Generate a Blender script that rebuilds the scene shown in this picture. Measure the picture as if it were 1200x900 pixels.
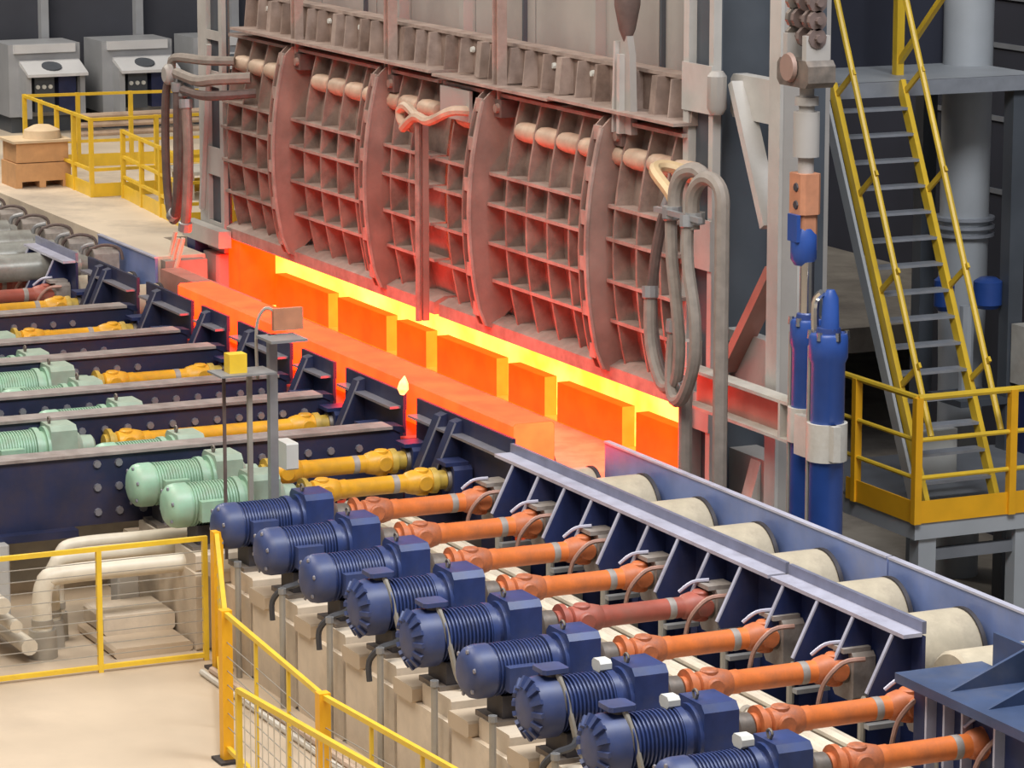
import bpy, math, random
from mathutils import Vector, Matrix
random.seed(7)
S = bpy.context.scene
for o in list(bpy.data.objects): bpy.data.objects.remove(o)
COL = S.collection

# ------------------------------------------------------------------ camera
cam_d = bpy.data.cameras.new('camera'); cam = bpy.data.objects.new('camera', cam_d); COL.objects.link(cam)
cam_d.sensor_width = 36.0; cam_d.lens = 4083.0 / 1200.0 * 36.0; cam_d.clip_end = 300
CX = Vector((0.4229, 0.9062, 0.0)); CD = Vector((0.1678, -0.0783, -0.9827)); CF = Vector((-0.8905, 0.4156, -0.1853))
m = Matrix((( CX[0], -CD[0], -CF[0], 23.032), (CX[1], -CD[1], -CF[1], -11.864), (CX[2], -CD[2], -CF[2], 5.721), (0, 0, 0, 1)))
cam.matrix_world = m
S.camera = cam

# ------------------------------------------------------------------ world and hall lamps
w = bpy.data.worlds.new('hall'); S.world = w; w.use_nodes = True
bg = w.node_tree.nodes['Background']; bg.inputs[0].default_value = (0.92, 0.93, 1.0, 1); bg.inputs[1].default_value = 0.24
def area(name, loc, target, size, power, col):
    d = bpy.data.lights.new(name, 'AREA'); d.energy = power; d.size = size[0]; d.shape = 'RECTANGLE'; d.size_y = size[1]; d.color = col
    o = bpy.data.objects.new(name, d); COL.objects.link(o); o.location = loc
    o.rotation_euler = (Vector(target) - Vector(loc)).to_track_quat('-Z', 'Y').to_euler()
area('high_bay_light', (8, -7, 13), (1, -3, 0), (9, 5), 1900, (1.0, 0.95, 0.88))
area('high_bay_light', (-6, -8, 13), (-5, -1, 0), (9, 5), 1300, (1.0, 0.90, 0.78))
area('high_bay_light', (7, 1, 12), (0, 2.5, 0), (5, 4), 1500, (0.88, 0.93, 1.0))
area('high_bay_light', (-20, -3, 11), (-18, 1, 0), (5, 4), 1300, (1.0, 0.93, 0.82))
vs = S.view_settings
vs.view_transform = 'Standard'; vs.look = 'None'; vs.exposure = 0.0; vs.gamma = 1.0; vs.use_curve_mapping = False

# ------------------------------------------------------------------ materials
def mat(name, col, rough=0.5, metal=0.0, var=0.25, scale=6.0, dirt=None, dirt_amt=0.0, bump=0.0, emit=None, estr=1.0, coords='Object'):
    mt = bpy.data.materials.new(name); mt.use_nodes = True
    nt = mt.node_tree; b = nt.nodes['Principled BSDF']
    b.inputs['Roughness'].default_value = rough; b.inputs['Metallic'].default_value = metal
    tc = nt.nodes.new('ShaderNodeTexCoord')
    nz = nt.nodes.new('ShaderNodeTexNoise'); nz.inputs['Scale'].default_value = scale; nz.inputs['Detail'].default_value = 5
    nt.links.new(tc.outputs[coords], nz.inputs['Vector'])
    rp = nt.nodes.new('ShaderNodeValToRGB')
    lo = [c * (1 - var) for c in col]; hi = [min(1, c * (1 + var)) for c in col]
    rp.color_ramp.elements[0].position = 0.3; rp.color_ramp.elements[0].color = (*lo, 1)
    rp.color_ramp.elements[1].position = 0.7; rp.color_ramp.elements[1].color = (*hi, 1)
    nt.links.new(nz.outputs['Fac'], rp.inputs['Fac'])
    out = rp.outputs['Color']
    if dirt:
        n2 = nt.nodes.new('ShaderNodeTexNoise'); n2.inputs['Scale'].default_value = scale * 0.45; n2.inputs['Detail'].default_value = 8; n2.inputs['Roughness'].default_value = 0.7
        nt.links.new(tc.outputs[coords], n2.inputs['Vector'])
        r2 = nt.nodes.new('ShaderNodeValToRGB'); r2.color_ramp.elements[0].position = 0.48; r2.color_ramp.elements[1].position = 0.68
        r2.color_ramp.elements[1].color = (dirt_amt, dirt_amt, dirt_amt, 1); r2.color_ramp.elements[0].color = (0, 0, 0, 1)
        nt.links.new(n2.outputs['Fac'], r2.inputs['Fac'])
        mx = nt.nodes.new('ShaderNodeMix'); mx.data_type = 'RGBA'
        nt.links.new(r2.outputs['Color'], mx.inputs['Factor']); nt.links.new(out, mx.inputs[6]); mx.inputs[7].default_value = (*dirt, 1)
        out = mx.outputs[2]
    nt.links.new(out, b.inputs['Base Color'])
    if bump:
        bp = nt.nodes.new('ShaderNodeBump'); bp.inputs['Strength'].default_value = bump; bp.inputs['Distance'].default_value = 0.02
        nt.links.new(nz.outputs['Fac'], bp.inputs['Height']); nt.links.new(bp.outputs['Normal'], b.inputs['Normal'])
    if emit:
        r3 = nt.nodes.new('ShaderNodeValToRGB')
        r3.color_ramp.elements[0].position = 0.35; r3.color_ramp.elements[0].color = (*emit[0], 1)
        r3.color_ramp.elements[1].position = 0.7; r3.color_ramp.elements[1].color = (*emit[1], 1)
        nt.links.new(nz.outputs['Fac'], r3.inputs['Fac'])
        nt.links.new(r3.outputs['Color'], b.inputs['Emission Color']); b.inputs['Emission Strength'].default_value = estr
    return mt
rust = (0.16, 0.08, 0.05)
MT = dict(
 floor=mat('beige_floor', (0.54, 0.43, 0.31), 0.6, 0, 0.08, 1.2, (0.42, 0.33, 0.24), 0.5),
 deckfloor=mat('dusty_deck', (0.62, 0.52, 0.40), 0.7, 0, 0.12, 1.0, (0.26, 0.22, 0.19), 0.7),
 conc=mat('concrete', (0.62, 0.52, 0.40), 0.8, 0, 0.15, 3.0, (0.40, 0.33, 0.25), 0.6, 0.2),
 pit=mat('pit_concrete', (0.30, 0.27, 0.23), 0.85, 0, 0.2, 2.0, (0.14, 0.12, 0.11), 0.7, 0.2),
 blue=mat('motor_blue', (0.024, 0.046, 0.16), 0.38, 0, 0.2, 8, (0.10, 0.10, 0.14), 0.35),
 cowl=mat('cowl_blue', (0.042, 0.062, 0.165), 0.45, 0, 0.15, 8, (0.10, 0.10, 0.14), 0.4),
 navy=mat('guard_navy', (0.016, 0.026, 0.095), 0.5, 0, 0.25, 4, (0.06, 0.05, 0.07), 0.4),
 steelblue=mat('panel_blue', (0.17, 0.24, 0.50), 0.36, 0.1, 0.22, 2.2, (0.30, 0.30, 0.38), 0.45),
 lav=mat('worn_rail_steel', (0.50, 0.50, 0.60), 0.4, 0.25, 0.12, 5, (0.20, 0.18, 0.22), 0.5),
 lavd=mat('rail_upstand', (0.20, 0.21, 0.29), 0.4, 0.3, 0.15, 5, (0.14, 0.13, 0.17), 0.5),
 slateblue=mat('frame_slate_blue', (0.055, 0.085, 0.17), 0.4, 0.1, 0.2, 4, (0.12, 0.13, 0.17), 0.5),
 rollsteel=mat('bare_roller', (0.42, 0.42, 0.38), 0.35, 0.4, 0.2, 5, (0.18, 0.15, 0.13), 0.6),
 scale=mat('glow_lightened_scale', (0.46, 0.30, 0.20), 0.7, 0.0, 0.2, 5, (0.25, 0.15, 0.1), 0.5),  # scale colour lightened so the apron seems lit by the glow
 arm=mat('arm_navy', (0.013, 0.018, 0.055), 0.5, 0, 0.3, 3, (0.06, 0.04, 0.045), 0.6),
 armtop=mat('arm_top_dusty', (0.30, 0.26, 0.24), 0.6, 0.1, 0.25, 5, (0.16, 0.12, 0.10), 0.7),
 bolt=mat('bolt_grey', (0.30, 0.29, 0.33), 0.4, 0.6, 0.1, 20),
 green=mat('motor_green', (0.30, 0.50, 0.36), 0.42, 0, 0.1, 7, (0.34, 0.36, 0.28), 0.5),
 greend=mat('gearbox_green', (0.33, 0.42, 0.33), 0.48, 0, 0.12, 7, (0.30, 0.29, 0.23), 0.5),
 yel=mat('shaft_yellow', (0.72, 0.36, 0.02), 0.42, 0, 0.15, 6, (0.40, 0.22, 0.05), 0.6),
 yeld=mat('coupling_yellow', (0.50, 0.33, 0.05), 0.5, 0, 0.2, 9, (0.25, 0.17, 0.06), 0.7),
 ora=mat('shaft_orange', (0.72, 0.19, 0.045), 0.42, 0, 0.15, 5, (0.34, 0.12, 0.06), 0.7),
 orad=mat('joint_orange', (0.56, 0.16, 0.055), 0.5, 0, 0.25, 9, (0.22, 0.09, 0.06), 0.8),
 red=mat('shaft_red', (0.36, 0.09, 0.06), 0.5, 0, 0.2, 6, (0.25, 0.12, 0.09), 0.7),
 grime=mat('greasy_steel', (0.17, 0.145, 0.125), 0.5, 0.4, 0.3, 10, (0.30, 0.22, 0.17), 0.5),
 copper=mat('rusty_hose', (0.42, 0.24, 0.19), 0.5, 0.1, 0.2, 10),
 block=mat('bearing_grey', (0.34, 0.30, 0.27), 0.55, 0.2, 0.2, 10, (0.18, 0.13, 0.11), 0.6),
 roller=mat('roller_scale', (0.52, 0.45, 0.33), 0.6, 0.1, 0.15, 6, (0.30, 0.25, 0.19), 0.6),
 rollend=mat('roller_end', (0.05, 0.045, 0.05), 0.6, 0.3, 0.2, 8),
 yrail=mat('railing_yellow', (0.80, 0.52, 0.035), 0.42, 0, 0.08, 5, (0.5, 0.33, 0.06), 0.3),
 ytoe=mat('toeboard_yellow', (0.85, 0.42, 0.012), 0.45, 0, 0.08, 4),
 door=mat('door_steel', (0.28, 0.205, 0.17), 0.6, 0.15, 0.28, 5, (0.12, 0.075, 0.06), 0.7, 0.2),
 doorp=mat('door_plate', (0.28, 0.185, 0.15), 0.62, 0.15, 0.22, 3, (0.17, 0.11, 0.09), 0.6, 0.1),
 rib=mat('door_rib_scaled', (0.36, 0.275, 0.235), 0.6, 0.15, 0.2, 6, (0.18, 0.12, 0.10), 0.6),
 stub=mat('water_stub', (0.50, 0.37, 0.27), 0.6, 0.1, 0.15, 6, (0.3, 0.2, 0.15), 0.5),
 casing=mat('casing_grey', (0.36, 0.335, 0.31), 0.55, 0.1, 0.1, 1.5, (0.28, 0.25, 0.23), 0.5),
 column=mat('column_grey', (0.46, 0.44, 0.41), 0.5, 0.1, 0.1, 3, (0.33, 0.29, 0.26), 0.4),
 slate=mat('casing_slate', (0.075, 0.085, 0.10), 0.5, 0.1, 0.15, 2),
 steel=mat('galvanised', (0.33, 0.33, 0.33), 0.45, 0.5, 0.1, 8),
 deckgrey=mat('deck_grey', (0.20, 0.21, 0.23), 0.55, 0.2, 0.12, 3),
 tread=mat('tread_grey', (0.36, 0.38, 0.42), 0.4, 0.4, 0.1, 8),
 cyl=mat('cylinder_blue', (0.022, 0.065, 0.26), 0.35, 0, 0.15, 4),
 chrome=mat('chrome_rod', (0.75, 0.74, 0.72), 0.18, 1.0, 0.05, 4),
 clevis=mat('clevis_orange', (0.46, 0.20, 0.11), 0.5, 0.1, 0.2, 6, (0.25, 0.14, 0.1), 0.5),
 clamp=mat('clamp_cream', (0.55, 0.52, 0.46), 0.5, 0.1, 0.12, 6, (0.35, 0.28, 0.2), 0.4),
 channel=mat('glow_and_rust_red', (0.42, 0.19, 0.15), 0.5, 0.1, 0.15, 4, (0.3, 0.2, 0.17), 0.5),  # red furnace glow put into the colour of the channel and lower brace
 hose=mat('hose_grey', (0.24, 0.205, 0.175), 0.65, 0, 0.15, 10),
 hosed=mat('hose_brown', (0.12, 0.085, 0.075), 0.6, 0, 0.2, 10),
 tan=mat('tan_pipe', (0.50, 0.36, 0.20), 0.5, 0.1, 0.15, 6),
 pipe=mat('cream_pipe', (0.66, 0.59, 0.47), 0.45, 0, 0.1, 5, (0.42, 0.36, 0.28), 0.4),
 black=mat('cable_black', (0.05, 0.05, 0.055), 0.5, 0, 0.1, 8),
 conduit=mat('conduit_grey', (0.36, 0.33, 0.28), 0.5, 0.3, 0.1, 8),
 wood=mat('crate_wood', (0.60, 0.33, 0.15), 0.7, 0, 0.12, 6, (0.42, 0.22, 0.1), 0.4),
 woodl=mat('crate_lid', (0.66, 0.50, 0.32), 0.7, 0, 0.1, 6),
 cab=mat('cabinet_grey', (0.33, 0.34, 0.36), 0.5, 0.1, 0.08, 3),
 cabl=mat('cabinet_hood', (0.62, 0.62, 0.63), 0.4, 0.1, 0.05, 3),
 dark=mat('hall_wall_dark', (0.045, 0.048, 0.062), 0.8, 0, 0.2, 0.8),
 darker=mat('hall_wall_navy', (0.020, 0.022, 0.036), 0.8, 0, 0.3, 0.6),
 bigpipe=mat('duct_grey', (0.40, 0.42, 0.44), 0.5, 0.1, 0.08, 2),
 white=mat('enamel_white', (0.62, 0.62, 0.58), 0.5, 0, 0.05, 5),
 hot=mat('hot_bloom', (0.10, 0.05, 0.035), 0.8, 0, 0.1, 3, None, 0, 0.15, ((9.0, 0.125, 0.002), (11.0, 0.19, 0.008)), 1.0),
 hotend=mat('hot_bloom_end', (0.3, 0.15, 0.08), 0.8, 0, 0.1, 5, None, 0, 0, ((3.5, 0.17, 0.0), (4.0, 0.24, 0.003)), 1.0),
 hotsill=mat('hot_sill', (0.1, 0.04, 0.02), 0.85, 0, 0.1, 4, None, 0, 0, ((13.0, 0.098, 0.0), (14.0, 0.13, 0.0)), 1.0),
 hotslot=mat('hot_slot', (0.4, 0.2, 0.08), 0.85, 0, 0.1, 4, None, 0, 0, ((5, 0.27, 0.010), (6, 0.36, 0.02)), 1.0),
 inside=mat('furnace_inside', (0.5, 0.35, 0.15), 0.85, 0, 0.1, 1.3, None, 0, 0, ((9.0, 0.75, 0.06), (11.0, 1.6, 0.36)), 1.0),
 flame=mat('flame', (0.5, 0.3, 0.1), 0.9, 0, 0.1, 12, None, 0, 0, ((3.0, 0.9, 0.2), (3.2, 1.3, 0.6)), 1.0),
)

# ------------------------------------------------------------------ mesh builder
class MB:
    def __init__(s): s.v = []; s.f = []; s.mi = []
    def add(s, vs_, fs_, mi=0):
        n = len(s.v); s.v += [tuple(p) for p in vs_]; s.f += [tuple(i + n for i in f) for f in fs_]; s.mi += [mi] * len(fs_); return s
    def bx(s, x0, x1, y0, y1, z0, z1, mi=0):
        v = [(x0,y0,z0),(x1,y0,z0),(x1,y1,z0),(x0,y1,z0),(x0,y0,z1),(x1,y0,z1),(x1,y1,z1),(x0,y1,z1)]
        return s.add(v, [(0,3,2,1),(4,5,6,7),(0,1,5,4),(1,2,6,5),(2,3,7,6),(3,0,4,7)], mi)
    def cbx(s, c, d): return s.bx(c[0]-d[0]/2, c[0]+d[0]/2, c[1]-d[1]/2, c[1]+d[1]/2, c[2]-d[2]/2, c[2]+d[2]/2)
    def bevbx(s, x0, x1, y0, y1, z0, z1, b, axis='y'):
        # box with chamfered long edges along axis
        if axis == 'y': P = [(x0+b,z0),(x1-b,z0),(x1,z0+b),(x1,z1-b),(x1-b,z1),(x0+b,z1),(x0,z1-b),(x0,z0+b)]; return s.prism(P, 'y', y0, y1)
        if axis == 'x': P = [(y0+b,z0),(y1-b,z0),(y1,z0+b),(y1,z1-b),(y1-b,z1),(y0+b,z1),(y0,z1-b),(y0,z0+b)]; return s.prism(P, 'x', x0, x1)
        P = [(x0+b,y0),(x1-b,y0),(x1,y0+b),(x1,y1-b),(x1-b,y1),(x0+b,y1),(x0,y1-b),(x0,y0+b)]; return s.prism(P, 'z', z0, z1)
    def prism(s, P, axis, a, b):
        n = len(P)
        mk = {'x': lambda p, t: (t, p[0], p[1]), 'y': lambda p, t: (p[0], t, p[1]), 'z': lambda p, t: (p[0], p[1], t)}[axis]
        v = [mk(p, a) for p in P] + [mk(p, b) for p in P]
        f = [tuple(range(n)), tuple(range(2*n-1, n-1, -1))] + [(i, i+n, (i+1) % n + n, (i+1) % n) for i in range(n)]
        return s.add(v, f)
    def rev(s, p0, d, prof, n=16, mi=0):
        # revolve profile [(t, r), ...] about axis p0 + t*d
        p0 = Vector(p0); d = Vector(d).normalized(); u = d.orthogonal().normalized(); w_ = d.cross(u)
        base = len(s.v); vs2 = []; fs2 = []
        for (t, r) in prof:
            for k in range(n):
                a = 2*math.pi*k/n; vs2.append(p0 + d*t + (u*math.cos(a) + w_*math.sin(a))*r)
        for j in range(len(prof)-1):
            for k in range(n):
                k2 = (k+1) % n; fs2.append((j*n+k, j*n+k2, (j+1)*n+k2, (j+1)*n+k))
        fs2.append(tuple(range(n-1, -1, -1))); L = (len(prof)-1)*n; fs2.append(tuple(range(L, L+n)))
        return s.add(vs2, fs2, mi)
    def cyl(s, p0, p1, r, n=12, r1=None):
        p0 = Vector(p0); p1 = Vector(p1); d = p1 - p0
        return s.rev(p0, d, [(0, r), (d.length, r if r1 is None else r1)], n)
    def bar(s, p0, p1, wd, ht, up=(0,0,1)):
        # rectangular bar between two points
        p0 = Vector(p0); p1 = Vector(p1); d = (p1-p0).normalized(); up = Vector(up)
        if abs(d.dot(up)) > 0.98: up = Vector((1,0,0))
        a = d.cross(up).normalized(); b = a.cross(d)
        v = [p + a*sx*wd/2 + b*sz*ht/2 for p in (p0, p1) for sx, sz in ((-1,-1),(1,-1),(1,1),(-1,1))]
        return s.add(v, [(3,2,1,0),(4,5,6,7),(0,1,5,4),(1,2,6,5),(2,3,7,6),(3,0,4,7)])
    def tube(s, P, r, n=8, smooth=4):
        P = [Vector(p) for p in P]
        if smooth and len(P) > 2:
            Q = []
            for i in range(len(P)-1):
                a = P[max(i-1,0)]; b = P[i]; c = P[i+1]; e = P[min(i+2,len(P)-1)]
                for k in range(smooth):
                    t = k/smooth
                    Q.append(0.5*((2*b) + (c-a)*t + (2*a-5*b+4*c-e)*t*t + (3*b-a-3*c+e)*t**3))
            Q.append(P[-1]); P = Q
        vs2 = []; fs2 = []; prev = None
        for i, p in enumerate(P):
            d = (P[min(i+1,len(P)-1)] - P[max(i-1,0)]).normalized()
            u = d.orthogonal().normalized() if prev is None else (prev - d*prev.dot(d)).normalized()
            prev = u; w_ = d.cross(u)
            for k in range(n):
                a = 2*math.pi*k/n; vs2.append(p + (u*math.cos(a)+w_*math.sin(a))*r)
        for j in range(len(P)-1):
            for k in range(n):
                k2 = (k+1) % n; fs2.append((j*n+k, j*n+k2, (j+1)*n+k2, (j+1)*n+k))
        fs2.append(tuple(range(n-1,-1,-1))); L = (len(P)-1)*n; fs2.append(tuple(range(L, L+n)))
        return s.add(vs2, fs2)
    def build(s, name, m_, parent=None, world=True, smooth=True):
        off = Vector((0,0,0))
        if parent is not None and world:
            q = parent
            while q is not None: off += q.location; q = q.parent
        me = bpy.data.meshes.new(name)
        me.from_pydata([tuple(Vector(v)-off) for v in s.v], [], s.f)
        ms = m_ if isinstance(m_, (list, tuple)) else [m_]
        for q in ms: me.materials.append(MT[q])
        if len(ms) > 1: me.polygons.foreach_set('material_index', s.mi)
        if smooth:
            me.polygons.foreach_set('use_smooth', [True]*len(me.polygons)); me.set_sharp_from_angle(angle=0.6)
        me.update()
        o = bpy.data.objects.new(name, me); COL.objects.link(o)
        if parent is not None: o.parent = parent
        return o
def tag(o, label, cat, group=None):
    o['label'] = label; o['category'] = cat
    if group: o['group'] = group
    return o
def struct(o): o['kind'] = 'structure'; return o
def stuff(o): o['kind'] = 'stuff'; return o
def thing(name, label, cat, loc=(0,0,0), group=None):
    o = bpy.data.objects.new(name, None); COL.objects.link(o); o.location = loc; o.empty_display_size = 0.1
    return tag(o, label, cat, group)
KIDS = {}
def copy_tree(o, parent=None):
    c = o.copy(); COL.objects.link(c)
    if parent is not None: c.parent = parent
    for ch in [q for q in bpy.data.objects if q.parent == o]: copy_tree(ch, c)
    return c
ORD = ['first','second','third','fourth','fifth','sixth','seventh','eighth','ninth','tenth','eleventh','twelfth']

# ================================================================== THE SETTING
ZF = -1.25
struct(MB().bx(-12, 40, -40, -3.0, ZF-0.3, ZF).build('floor', 'floor'))
struct(MB().bx(-12, 40, -3.0, 2.0, ZF-0.3, ZF).build('floor', 'pit'))
struct(MB().bx(-24.4, 40, 2.0, 20, -2.9, -2.6).build('floor', 'pit'))
struct(MB().bx(-11, 40, 2.0, 2.1, -2.6, ZF).build('wall_front', 'pit'))
struct(MB().bx(-45, -12, -40, 20, ZF-0.3, ZF).build('floor', 'pit'))
# upper deck behind the table
dk = struct(MB().prism([(-24.5,0.22),(-11.75,0.22),(-11.75,0.75),(-13.1,0.75),(-13.1,6.2),(-24.5,6.2)], 'z', ZF, 0.19).build('floor', 'deckfloor'))
struct(MB().bx(-24.9, -24.4, -12, 14, ZF, 9).build('wall_left', 'dark'))
wb = struct(MB().bx(-24.4, 12, 12.0, 12.4, ZF, 9).build('wall_back', 'darker'))
for y in (2.95, 4.35, 5.8):
    MB().bx(-24.4, -24.25, y-0.05, y+0.06, ZF, 9).build('pilaster', 'cab', [o for o in bpy.data.objects if o.name == 'wall_left'][0])
for z in (1.6, 3.4):
    MB().bx(-24, 12, 11.85, 12.0, z, z+0.18).build('girt', 'slate', wb)

# ================================================================== HOT BLOOM
b = thing('steel_bloom', 'long glowing orange steel bloom lying on the roller table', 'steel bloom', (-5.1, -0.37, 0.0))
MB().bevbx(-8.95, -1.19, -0.55, -0.19, 0.0, 0.36, 0.02, 'x').build('body', 'hot', b)
MB().bevbx(-1.19, -1.185, -0.545, -0.195, 0.005, 0.355, 0.02, 'x').build('end_face', 'hotend', b)['label'] = 'brighter cut end of the bloom'
tag(MB().rev((-3.13,-0.66,0.27), (0.1,0.1,1), [(0,0.02),(0.05,0.05),(0.1,0.04),(0.16,0.005)], 10).build('flame', 'flame'), 'small bright flame flickering beside the bloom over a dark guard', 'flame')

# ================================================================== FURNACE
XL, XR = -11.3, -1.32
SLOTS = [-2.98, -4.52, -5.55, -7.17, -8.15, -9.68]
YS = 1.38
fur = thing('reheating_furnace', 'large grey steel furnace with a glowing yellow opening along its foot', 'furnace', (-6.3, 2.0, ZF))
edges = [XR] + [e for s_ in SLOTS for e in (s_+0.13, s_-0.13)] + [XL]
for i in range(0, len(edges), 2):
    x1, x0 = edges[i], edges[i+1]
    q = MB()
    q.bx(x0, x1, YS, YS+0.12, -0.36, 0.0)
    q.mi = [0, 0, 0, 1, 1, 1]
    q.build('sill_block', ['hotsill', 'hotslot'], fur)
MB().bx(XL, XR, YS+0.12, YS+0.74, -0.42, -0.36).build('hearth', 'inside', fur)
MB().bx(XL-0.2, XR+0.1, YS+0.74, YS+0.8, -0.42, 1.1).build('back_lining', 'inside', fur)
MB().bx(XL, XR, 1.25, YS+0.74, 0.9, 1.1).build('roof_lining', 'inside', fur)
MB().bx(XL-0.2, XL, YS, YS+0.74, -0.42, 1.1).build('side_lining', 'inside', fur)
MB().bx(XR, XR+0.06, YS+0.5, YS+0.74, -0.42, 1.1).build('side_lining', 'inside', fur)
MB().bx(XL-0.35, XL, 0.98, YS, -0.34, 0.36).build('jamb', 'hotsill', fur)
MB().bx(XL-0.4, XL, 1.25, YS+0.8, 0.9, 2.5).build('jamb_casing', 'casing', fur)
MB().bx(-6.2, -5.94, 1.22, 1.26, 0.36, 2.5).build('leak_cover_plate', 'door', fur)  # plate added to hide the orange glow leaking between the doors
q = MB(); q.bx(XR, XR+0.13, 0.98, YS+0.5, -0.5, 0.9); q.build('jamb', 'column', fur)
q = MB().bx(XL-0.35, XR+0.2, 0.14, YS, -0.45, -0.36); q.build('apron_plate', 'scale', fur); MB().bx(XL, XR, YS, YS+0.12, -0.42, -0.352).build('slot_floor','hotslot',fur)
MB().bx(-11.7,-1.14,2.19,2.23,ZF,6.2).build('rear_shell','casing',fur)
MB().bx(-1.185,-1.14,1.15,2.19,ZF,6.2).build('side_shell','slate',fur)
MB().bx(-11.74,-11.7,1.25,2.19,ZF,6.2).build('side_shell','casing',fur)
# upper header with fins and a shelf
MB().bx(XL-0.3, XR+0.05, 1.2, 1.3, 2.45, 2.95).build('header_plate', 'door', fur)
MB().bx(XL-0.3, XR+0.05, 1.16, 1.34, 2.95, 2.98).build('header_cap', 'rib', fur)
for k, (x0, x1) in enumerate(((-11.3,-6.12),(-6.05,-3.62),(-3.6,-1.3))):
    MB().bx(x0, x1, 0.9, 1.2, 2.615-0.02*(k==1), 2.64-0.02*(k==1)).build('header_shelf', 'rib', fur)
fin = None; x = XL
i = 0
while x < XR:
    ww = (0.02, 0.03, 0.1, 0.02, 0.05)[i % 5]
    MB().prism([(1.06,2.64),(1.2,2.64),(1.2,2.95),(1.09,2.95)], 'x', x, x+ww).build('header_fin', 'rib' if i % 3 else 'door', fur)
    x += (0.36, 0.28, 0.40, 0.33)[i % 4]; i += 1
for k, x in enumerate((-10.9,-9.2,-8.4,-6.9,-5.75,-4.05,-3.3,-2.75,-1.55)):
    MB().rev((x,1.19,2.85),(0,-1,0),[(0,0.03),(0.03,0.025)],8).build('header_bolt', 'white', fur)
# front wall sheets
xs = [-11.7,-10.2,-8.75,-7.9,-6.4,-5.1,-3.95,-2.7,-1.2]
for a_, b_ in zip(xs, xs[1:]):
    MB().bx(a_+0.012, b_-0.012, 1.5, 1.56, 2.4, 6.2).build('wall_sheet', 'casing', fur)
MB().bx(-11.7, -1.2, 1.57, 2.19, 1.15, 6.2).build('shell', 'casing', fur)
for x in (-8.05, -6.55, -3.8, -1.75): MB().bx(x, x+0.1, 1.40, 1.5, 2.8, 6.2).build('wall_stiffener', 'casing', fur)
for x in (-9.0, -5.3, -2.62): MB().bx(x, x+0.03, 1.46, 1.5, 2.8, 6.2).build('wall_stiffener', 'slate', fur)
# door hangers (guide bars)
for k, x in enumerate((-9.7, -7.3, -4.85, -2.35)):
    h = thing('door_hanger', ('flat reddish hanger bar, %s from the left above the furnace door' % ORD[k]) if k < 3 else 'tapered hanger bar ending in a dark knob, rightmost above the furnace door', 'hanger bar', (x, 1.02, 2.45), 'hanger bars above the furnace door')
    if k < 3:
        MB().bx(x-0.01, x+0.07, 1.0, 1.04, 2.5, 4.6).build('bar', 'doorp', h)
        MB().bx(x-0.03, x-0.01, 0.97, 1.06, 2.5, 4.6).build('edge_flange', 'rib', h)
        MB().bx(x+0.07, x+0.09, 0.97, 1.06, 2.5, 4.6).build('edge_flange', 'rib', h)
    else:
        MB().prism([(x-0.12,2.45),(x+0.14,2.45),(x+0.1,3.1),(x+0.05,3.25),(x-0.05,3.25),(x-0.1,3.1)], 'y', 0.99, 1.05).build('bar', 'casing', h)
        MB().bx(x-0.03, x+0.02, 0.94, 0.99, 2.45, 3.1).build('centre_rib', 'column', h)
        MB().prism([(x-0.14,2.45),(x-0.11,2.45),(x-0.08,3.2),(x-0.11,3.2)], 'y', 0.95, 1.07).build('edge_flange', 'column', h)
        MB().rev((x,1.02,3.2),(0,0,1),[(0,0.03),(0.1,0.07),(0.3,0.11),(0.55,0.11),(0.7,0.05),(1.6,0.05)],12).build('knob', 'hosed', h)

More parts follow.
